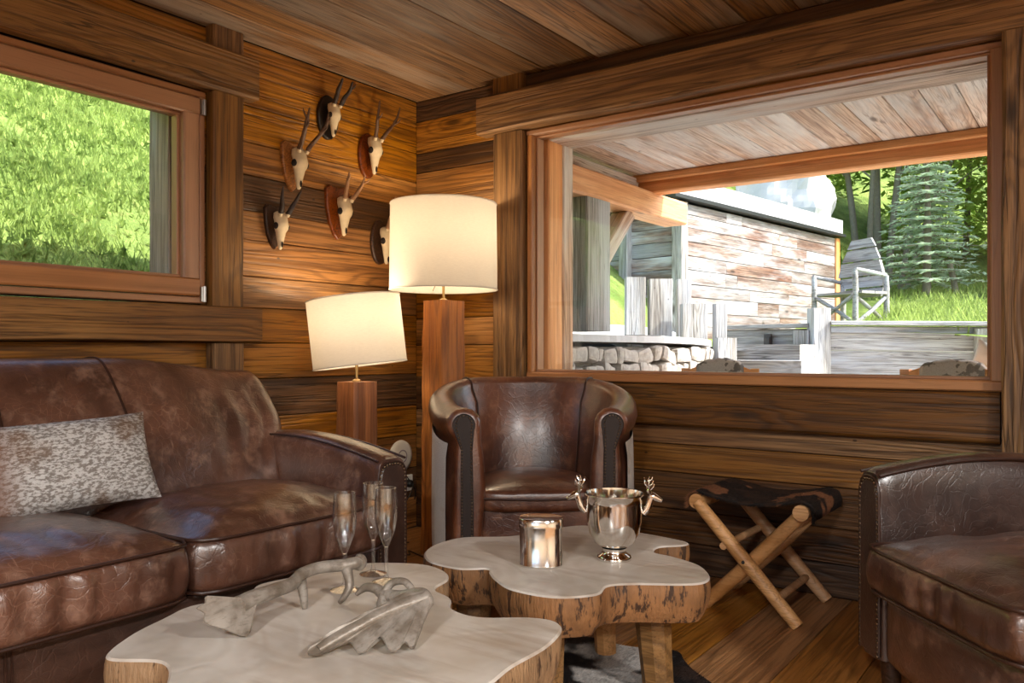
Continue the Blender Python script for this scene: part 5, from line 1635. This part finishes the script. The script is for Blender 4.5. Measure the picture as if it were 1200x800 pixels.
# ---- plank steps and timber retaining fence
stp = empty('steps', (0.2, 3.9, -0.05)); tag(stp, 'short flight of weathered timber steps beside the retaining fence', 'steps')
for i, (xa, ya, zt) in enumerate(((0.28, 3.75, 0.86), (0.05, 4.25, 1.00))):
    MB().add(box(-0.20, 0.62 - 0.16 * i, ya - 3.9, ya - 3.9 + 0.55, 0.0, zt)).build('tread', M['grey2'] if 'grey2' in M else M['grey'], stp)
def fence(label, p0, p1, z0a, z1a, z0b, z1b, nb, face, endcap=False):
    p0, p1 = Vector(p0), Vector(p1)
    ro = empty('timber_fence', ((p0.x + p1.x) / 2, (p0.y + p1.y) / 2, 0)); tag(ro, label, 'fence')
    o_ = Vector((ro.location.x, ro.location.y, 0))
    hA, hB = (z1a - z0a) / nb, (z1b - z0b) / nb
    for k in range(nb):
        za, zb_ = z0a + hA * (k + .5), z0b + hB * (k + .5)
        board('board', p0 - o_ + Vector((0, 0, za)), p1 - o_ + Vector((0, 0, zb_)), hA - 0.012, 0.05, M['grey'], ro, c=0.006, jit=0.004)
    d = (p1 - p0).normalized(); nn = Vector((d.y, -d.x, 0)) * face
    board('coping', p0 - o_ + Vector((0, 0, z1a + 0.022)) + nn * 0.03, p1 - o_ + Vector((0, 0, z1b + 0.022)) + nn * 0.03, 0.16, 0.04, M['grey'], ro, up=nn, c=0.006, jit=0.003)
    board('ledge', p0 - o_ + Vector((0, 0, z1a - 0.04)) + nn * 0.04, p1 - o_ + Vector((0, 0, z1b - 0.04)) + nn * 0.04, 0.06, 0.04, M['grey'], ro, c=0.005, jit=0.002)
    return ro
fence('weathered grey timber retaining fence between the corner post and the spruce bank', (0.72, 5.02, 0), (3.4, 5.9, 0), -0.05, 1.135, -0.05, 1.09, 5, 1)
fence('weathered timber side fence between the steps and the corner post', (-0.50, 5.30, 0), (0.56, 5.04, 0), -0.05, 1.115, -0.05, 1.115, 5, 1)
po = board('fence_post', (0.62, 4.98, -0.05), (0.62, 4.98, 1.30), 0.17, 0.17, M['grey'], None, up=(0.8, 0.6, 0), c=0.01, jit=0.003)
tag(po, 'squared weathered corner post rising above both timber fences', 'post')
po = board('fence_post', (0.47, 4.95, -0.05), (0.47, 4.95, 1.09), 0.16, 0.06, M['grey'], None, up=(1, -0.2, 0), c=0.008, jit=0.003)
tag(po, 'flat upright board against the side fence next to the corner post', 'post')
po = board('fence_post', (1.95, 5.31, -0.05), (1.95, 5.31, 1.09), 0.12, 0.10, M['grey'], None, up=(0.9, 0.3, 0), c=0.008, jit=0.003)
tag(po, 'slim weathered post against the long timber fence', 'post')
sp_ = empty('outdoor_light', (0.10, 5.10, 0.86)); tag(sp_, 'small grey outdoor wall light on the side fence', 'light')
MB().add(box(-0.035, 0.035, -0.05, 0.0, 0.0, 0.20)).build('body', M['metal_dark'], sp_)
MB().add(box(-0.028, 0.028, -0.075, -0.05, 0.02, 0.17)).build('visor', M['metal_dark'], sp_)

# rustic chair behind the fence
rc = empty('rustic_chair', (0.30, 6.75, 1.15), math.radians(-28)); tag(rc, 'rustic garden chair of split boards and crooked branches beside the garage', 'chair')
for lx, ly, hh in ((-0.30, 0.0, 0.62), (0.30, 0.0, 0.66), (-0.28, 0.45, 0.55), (0.34, 0.45, 0.60)):
    MB().add(stube([(lx, ly, -0.1), (lx + 0.01, ly, hh * 0.5), (lx, ly, hh)], [0.036, 0.032, 0.03], 4, 8, rough=0.15)).build('leg', M['grey'], rc, True)
for k, (wa, wb, za, zb_) in enumerate(((0.64, 0.54, 0.62, 0.79), (0.52, 0.40, 0.80, 0.94), (0.40, 0.28, 0.95, 1.06), (0.56, 0.60, 0.36, 0.47), (0.60, 0.62, 0.48, 0.61))):
    ol = [(-wa / 2 - 0.02 * (k % 2), za), (wa / 2, za + 0.01), (wb / 2, zb_), (-wb / 2, zb_ - 0.01)]
    MB().add(prism(ol, 0.44 - 0.02 * (k == 0), 0.47, 'y', 0.004)).build('back_board', M['grey'], rc)
board('seat_board', (-0.36, 0.12, 0.40), (0.38, 0.12, 0.40), 0.20, 0.03, M['grey'], rc, up=(0, 1, 0), jit=0.006)
board('seat_board', (-0.36, 0.33, 0.40), (0.38, 0.33, 0.40), 0.20, 0.03, M['grey'], rc, up=(0, 1, 0), jit=0.006)
for a, b in (((-0.30, 0.0, 0.05), (0.30, 0.0, 0.38)), ((0.30, 0.0, 0.05), (-0.30, 0.0, 0.38)), ((0.32, 0.0, 0.05), (0.34, 0.45, 0.36)), ((0.34, 0.45, 0.05), (0.30, 0.0, 0.36)), ((-0.31, 0.0, 0.62), (-0.29, 0.45, 0.56)), ((0.31, 0.0, 0.66), (0.34, 0.45, 0.60))):
    MB().add(tube([a, ((a[0] + b[0]) / 2 + 0.02, (a[1] + b[1]) / 2, (a[2] + b[2]) / 2), b], 0.024, 7, rough=0.15)).build('branch_brace', M['grey'], rc, True)

# porch chairs whose fur-covered backs rise above the sill
def porch_chair(x, y, rz, label, w=0.56):
    ro = empty('porch_chair', (x, y, -0.05), rz); tag(ro, label, 'chair')
    ol = [(-w / 2 + w * k / 14, 0.80 + 0.075 * math.sin(PI * k / 14) ** 0.8) for k in range(15)] + [(w / 2, 0.45), (-w / 2, 0.45)]
    MB().add(prism(ol, -0.02, 0.02, 'y', 0.004)).build('backrest', M['fresh'], ro)
    MB().add(box(-w / 2, w / 2, 0.02, 0.52, 0.38, 0.43)).build('seat', M['fresh'], ro)
    for lx, ly in ((-w / 2 + .03, 0), (w / 2 - .03, 0), (-w / 2 + .03, 0.49), (w / 2 - .03, 0.49)):
        MB().add(box(lx - 0.025, lx + 0.025, ly - 0.02, ly + 0.025, 0, 0.84 if ly == 0 else 0.38)).build('leg', M['fresh'], ro)
    def fn(p, u): return Vector((p.x, p.y, 0.79 + p.z + 0.05 * math.cos(p.x / w * PI))) * (1 + 0.012 * nz3(p.x * 30, p.y * 30, p.z * 30))
    MB().add(sbox(w * 0.62, 0.07, 0.12, 4, (18, 6, 8), fn)).build('fur_throw', M['hide_grey'], ro, True)
    return ro
M['hide_grey'] = mat_hide('grey_fur', rgb(170, 160, 150), rgb(90, 84, 78), rgb(120, 104, 90), 18, 0.5)
porch_chair(2.17, 1.95, math.radians(-12), 'larch porch chair with a grey fur throw below the right end of the big window')
porch_chair(0.98, 1.60, math.radians(20), 'larch porch chair with a fur throw beside the stone wall', 0.46)
pc = pillow('outdoor_cushion', 0.30, 0.24, 0.08, M['concrete']); pc.location = (2.36, 2.28, 0.80); pc.rotation_euler = (0.5, -0.4, 1.2)
tag(pc, 'pale grey outdoor cushion propped behind the larch porch chair', 'cushion')

# ---- trees
def leaf_cloud(rng, blobs, n, size, droop=0.0):
    v, f = [], []
    tot = sum(b[3] * b[4] * b[5] for b in blobs)
    for (cx, cy, cz, rx, ry, rz_) in blobs:
        m_ = int(n * rx * ry * rz_ / tot)
        for _ in range(m_):
            while True:
                a, b, c = rng.uniform(-1, 1), rng.uniform(-1, 1), rng.uniform(-1, 1)
                q = a * a + b * b + c * c
                if q <= 1 and q > rng.random() * 0.6: break
            x, y, z = cx + a * rx, cy + b * ry, cz + c * rz_
            s = size * rng.uniform(0.6, 1.4)
            d = Vector((rng.gauss(0, 1), rng.gauss(0, 1), rng.gauss(0, 0.6))).normalized()
            u, w = frame_axes(d)
            k = len(v)
            P_ = Vector((x, y, z))
            v += [P_ - d * s, P_ + u * s * 0.55, P_ + d * s, P_ - u * s * 0.55]
            f.append((k, k + 1, k + 2, k + 3))
    return v, f
def tree(name, label, x, y, trunks, blobs, n, size, mat, seed, cat='tree'):
    rng = random.Random(seed)
    z = hill(x, y)
    ro = empty(name, (x, y, z - 0.05)); tag(ro, label, cat, None)
    for (dx, dy, h_, r, tx, ty) in trunks:
        MB().add(stube([(dx, dy, 0), (dx + tx * 0.3, dy + ty * 0.3, h_ * 0.4), (dx + tx * 0.7, dy + ty * 0.7, h_ * 0.75), (dx + tx, dy + ty, h_)], [r * 1.2, r, r * 0.8, r * 0.4], 4, 8, rough=0.15)).build('trunk', M['bark'], ro, True)
        for b in range(4):
            t = rng.uniform(0.45, 0.95); a = rng.uniform(0, 2 * PI); L = rng.uniform(0.5, 1.1)
            p = Vector((dx + tx * t, dy + ty * t, h_ * t))
            MB().add(stube([p, p + Vector((math.cos(a) * L * .5, math.sin(a) * L * .5, L * .45)), p + Vector((math.cos(a) * L, math.sin(a) * L, L * .7))], [r * .45, r * .3, r * .12], 3, 6)).build('branch', M['bark'], ro, True)
    v, f = leaf_cloud(rng, blobs, n, size)
    o = mk('foliage', v, f, mat, ro); o['kind'] = 'stuff'
    return ro
tree('broadleaf_tree', 'tall many stemmed broadleaf tree on the bank to the right of the boulders', -0.75, 13.6, [(-0.25, 0, 4.2, 0.06, -0.5, 0), (0.05, 0.1, 4.6, 0.075, -0.1, 0.2), (0.25, 0, 4.2, 0.06, 0.45, 0), (0.45, 0.1, 4.0, 0.05, 0.9, 0), (-0.05, -0.2, 4.0, 0.05, 0.25, -0.3), (0.6, -0.1, 3.6, 0.04, 1.3, 0.2)], [(-0.3, 0, 3.2, 1.3, 1.3, 0.8), (0.6, 0, 3.4, 1.4, 1.4, 0.9), (-1.1, 0.3, 2.6, 0.8, 0.9, 0.8), (1.5, 0.2, 3.0, 1.0, 1.0, 0.9), (0.2, 0, 4.4, 1.8, 1.6, 1.0)], 11000, 0.085, M['leaf_a'], 21)
tree('broadleaf_tree', 'yellowing broadleaf tree behind the spruce on the bank', 1.55, 14.2, [(0, 0, 3.6, 0.10, 0.2, 0), (0.2, 0.1, 3.2, 0.07, 0.7, 0.1)], [(0.0, 0, 3.4, 1.4, 1.3, 1.2), (0.9, 0, 2.6, 1.1, 1.1, 1.2), (-0.4, 0.2, 4.4, 1.4, 1.2, 1.0), (1.6, 0.2, 3.6, 1.3, 1.1, 1.2)], 11000, 0.085, M['leaf_c'], 22)
tree('broadleaf_tree', 'dense green broadleaf tree at the window edge beyond the fence', 2.6, 12.2, [(0, 0, 2.8, 0.09, 0.1, 0)], [(0, 0, 2.0, 1.1, 1.1, 1.0), (0.5, 0, 1.0, 0.9, 0.9, 0.8), (0.2, 0, 3.1, 1.1, 1.0, 0.9), (-0.5, 0.3, 0.8, 0.6, 0.6, 0.5)], 9000, 0.075, M['leaf_b'], 23)
for i, (x, y, mm, lb) in enumerate(((-3.2, 17.5, 'leaf_b', 'far green tree behind the boulders'), (0.2, 18.5, 'leaf_a', 'far light green tree behind the many stemmed one'), (3.2, 18.0, 'leaf_b', 'far green tree behind the yellowing one'), (5.6, 16.5, 'leaf_a', 'far light green tree beyond the long fence'), (-6.0, 15.5, 'leaf_b', 'far green tree high on the slope'), (8.5, 15.0, 'leaf_b', 'far green tree past the end of the fence'))):
    tree('broadleaf_tree', lb, x, y, [(0, 0, 4.5, 0.06, 0.2, 0.1)], [(0, 0, 2.2, 1.9, 1.6, 1.6), (0.6, 0, 4.2, 2.0, 1.8, 1.5), (-0.9, 0.2, 3.6, 1.6, 1.5, 1.3), (0, -0.3, 0.9, 2.1, 1.2, 1.0)], 6500, 0.13, M[mm], 40 + i)
# spruce
sr = random.Random(77)
sx0, sy0 = 0.55, 11.2
spz = hill(sx0, sy0)
spr = empty('spruce_tree', (sx0, sy0, spz - 0.05)); tag(spr, 'young silvery green spruce standing on the bank behind the fence', 'tree')
MB().add(stube([(0, 0, 0), (0.02, 0, 1.2), (0, 0, 2.9)], [0.07, 0.05, 0.012], 5, 8)).build('trunk', M['bark'], spr, True)
MB().add(stube([(0.42, 0.1, 0), (0.36, 0.1, 0.35), (0.30, 0.1, 0.62)], [0.05, 0.045, 0.04], 4, 8)).build('stake', M['bark'], spr, True)
bv, bf = MB(), MB()
for lv in range(19):
    z = 0.35 + lv * 0.135
    R_ = max(0.10, 1.05 * (1 - (z / 3.0)) ** 0.8)
    for k in range(9):
        a = 2 * PI * k / 9 + lv * 0.7 + sr.uniform(-.15, .15); L = R_ * sr.uniform(0.75, 1.1)
        d = Vector((math.cos(a), math.sin(a), 0)); sd = Vector((-d.y, d.x, 0))
        p0 = Vector((0, 0, z)); p1 = p0 + d * L * .5 + Vector((0, 0, -0.05 * L)); p2 = p0 + d * L + Vector((0, 0, -0.10 * L))
        bv.add(tube([p0, p1, p2], [0.012, 0.008, 0.003], 5))
        for q in range(int(16 * L) + 4):
            t = sr.uniform(0.15, 1.0); pp = p0.lerp(p2, t); ss = sr.choice((-1, 1)); l2 = sr.uniform(0.10, 0.22) * (1.15 - 0.6 * t)
            e = pp + sd * ss * l2 + d * l2 * 0.7 + Vector((0, 0, sr.uniform(-0.06, 0.03)))
            w_ = 0.018
            up_ = Vector((0, 0, w_)); dd = d * w_
            bf.add(([pp - dd, e, pp + dd], [(0, 1, 2)])); bf.add(([pp - up_, e, pp + up_], [(0, 1, 2)]))
bv.build('branches', M['bark'], spr)
o = bf.build('needles', M['needle'], spr); o['kind'] = 'stuff'
tree('shrub', 'low rusty brown shrub at the foot of the green broadleaf tree', 2.0, 10.6, [(0, 0, 0.4, 0.02, 0.1, 0)], [(0, 0, 0.35, 0.5, 0.4, 0.35)], 1500, 0.05, M['shrub'], 60, 'shrub')
tree('shrub', 'dark twiggy shrub high on the grass slope outside the left window', -5.1, 1.35, [(0, 0, 0.6, 0.02, 0.1, 0), (0.1, 0.1, 0.6, 0.02, -0.2, 0.1), (-0.1, 0.1, 0.6, 0.02, -0.2, -0.2)], [(0, 0, 0.45, 0.35, 0.6, 0.40), (0, 0.7, 0.5, 0.35, 0.6, 0.45)], 1800, 0.06, M['shrub'], 61, 'shrub')
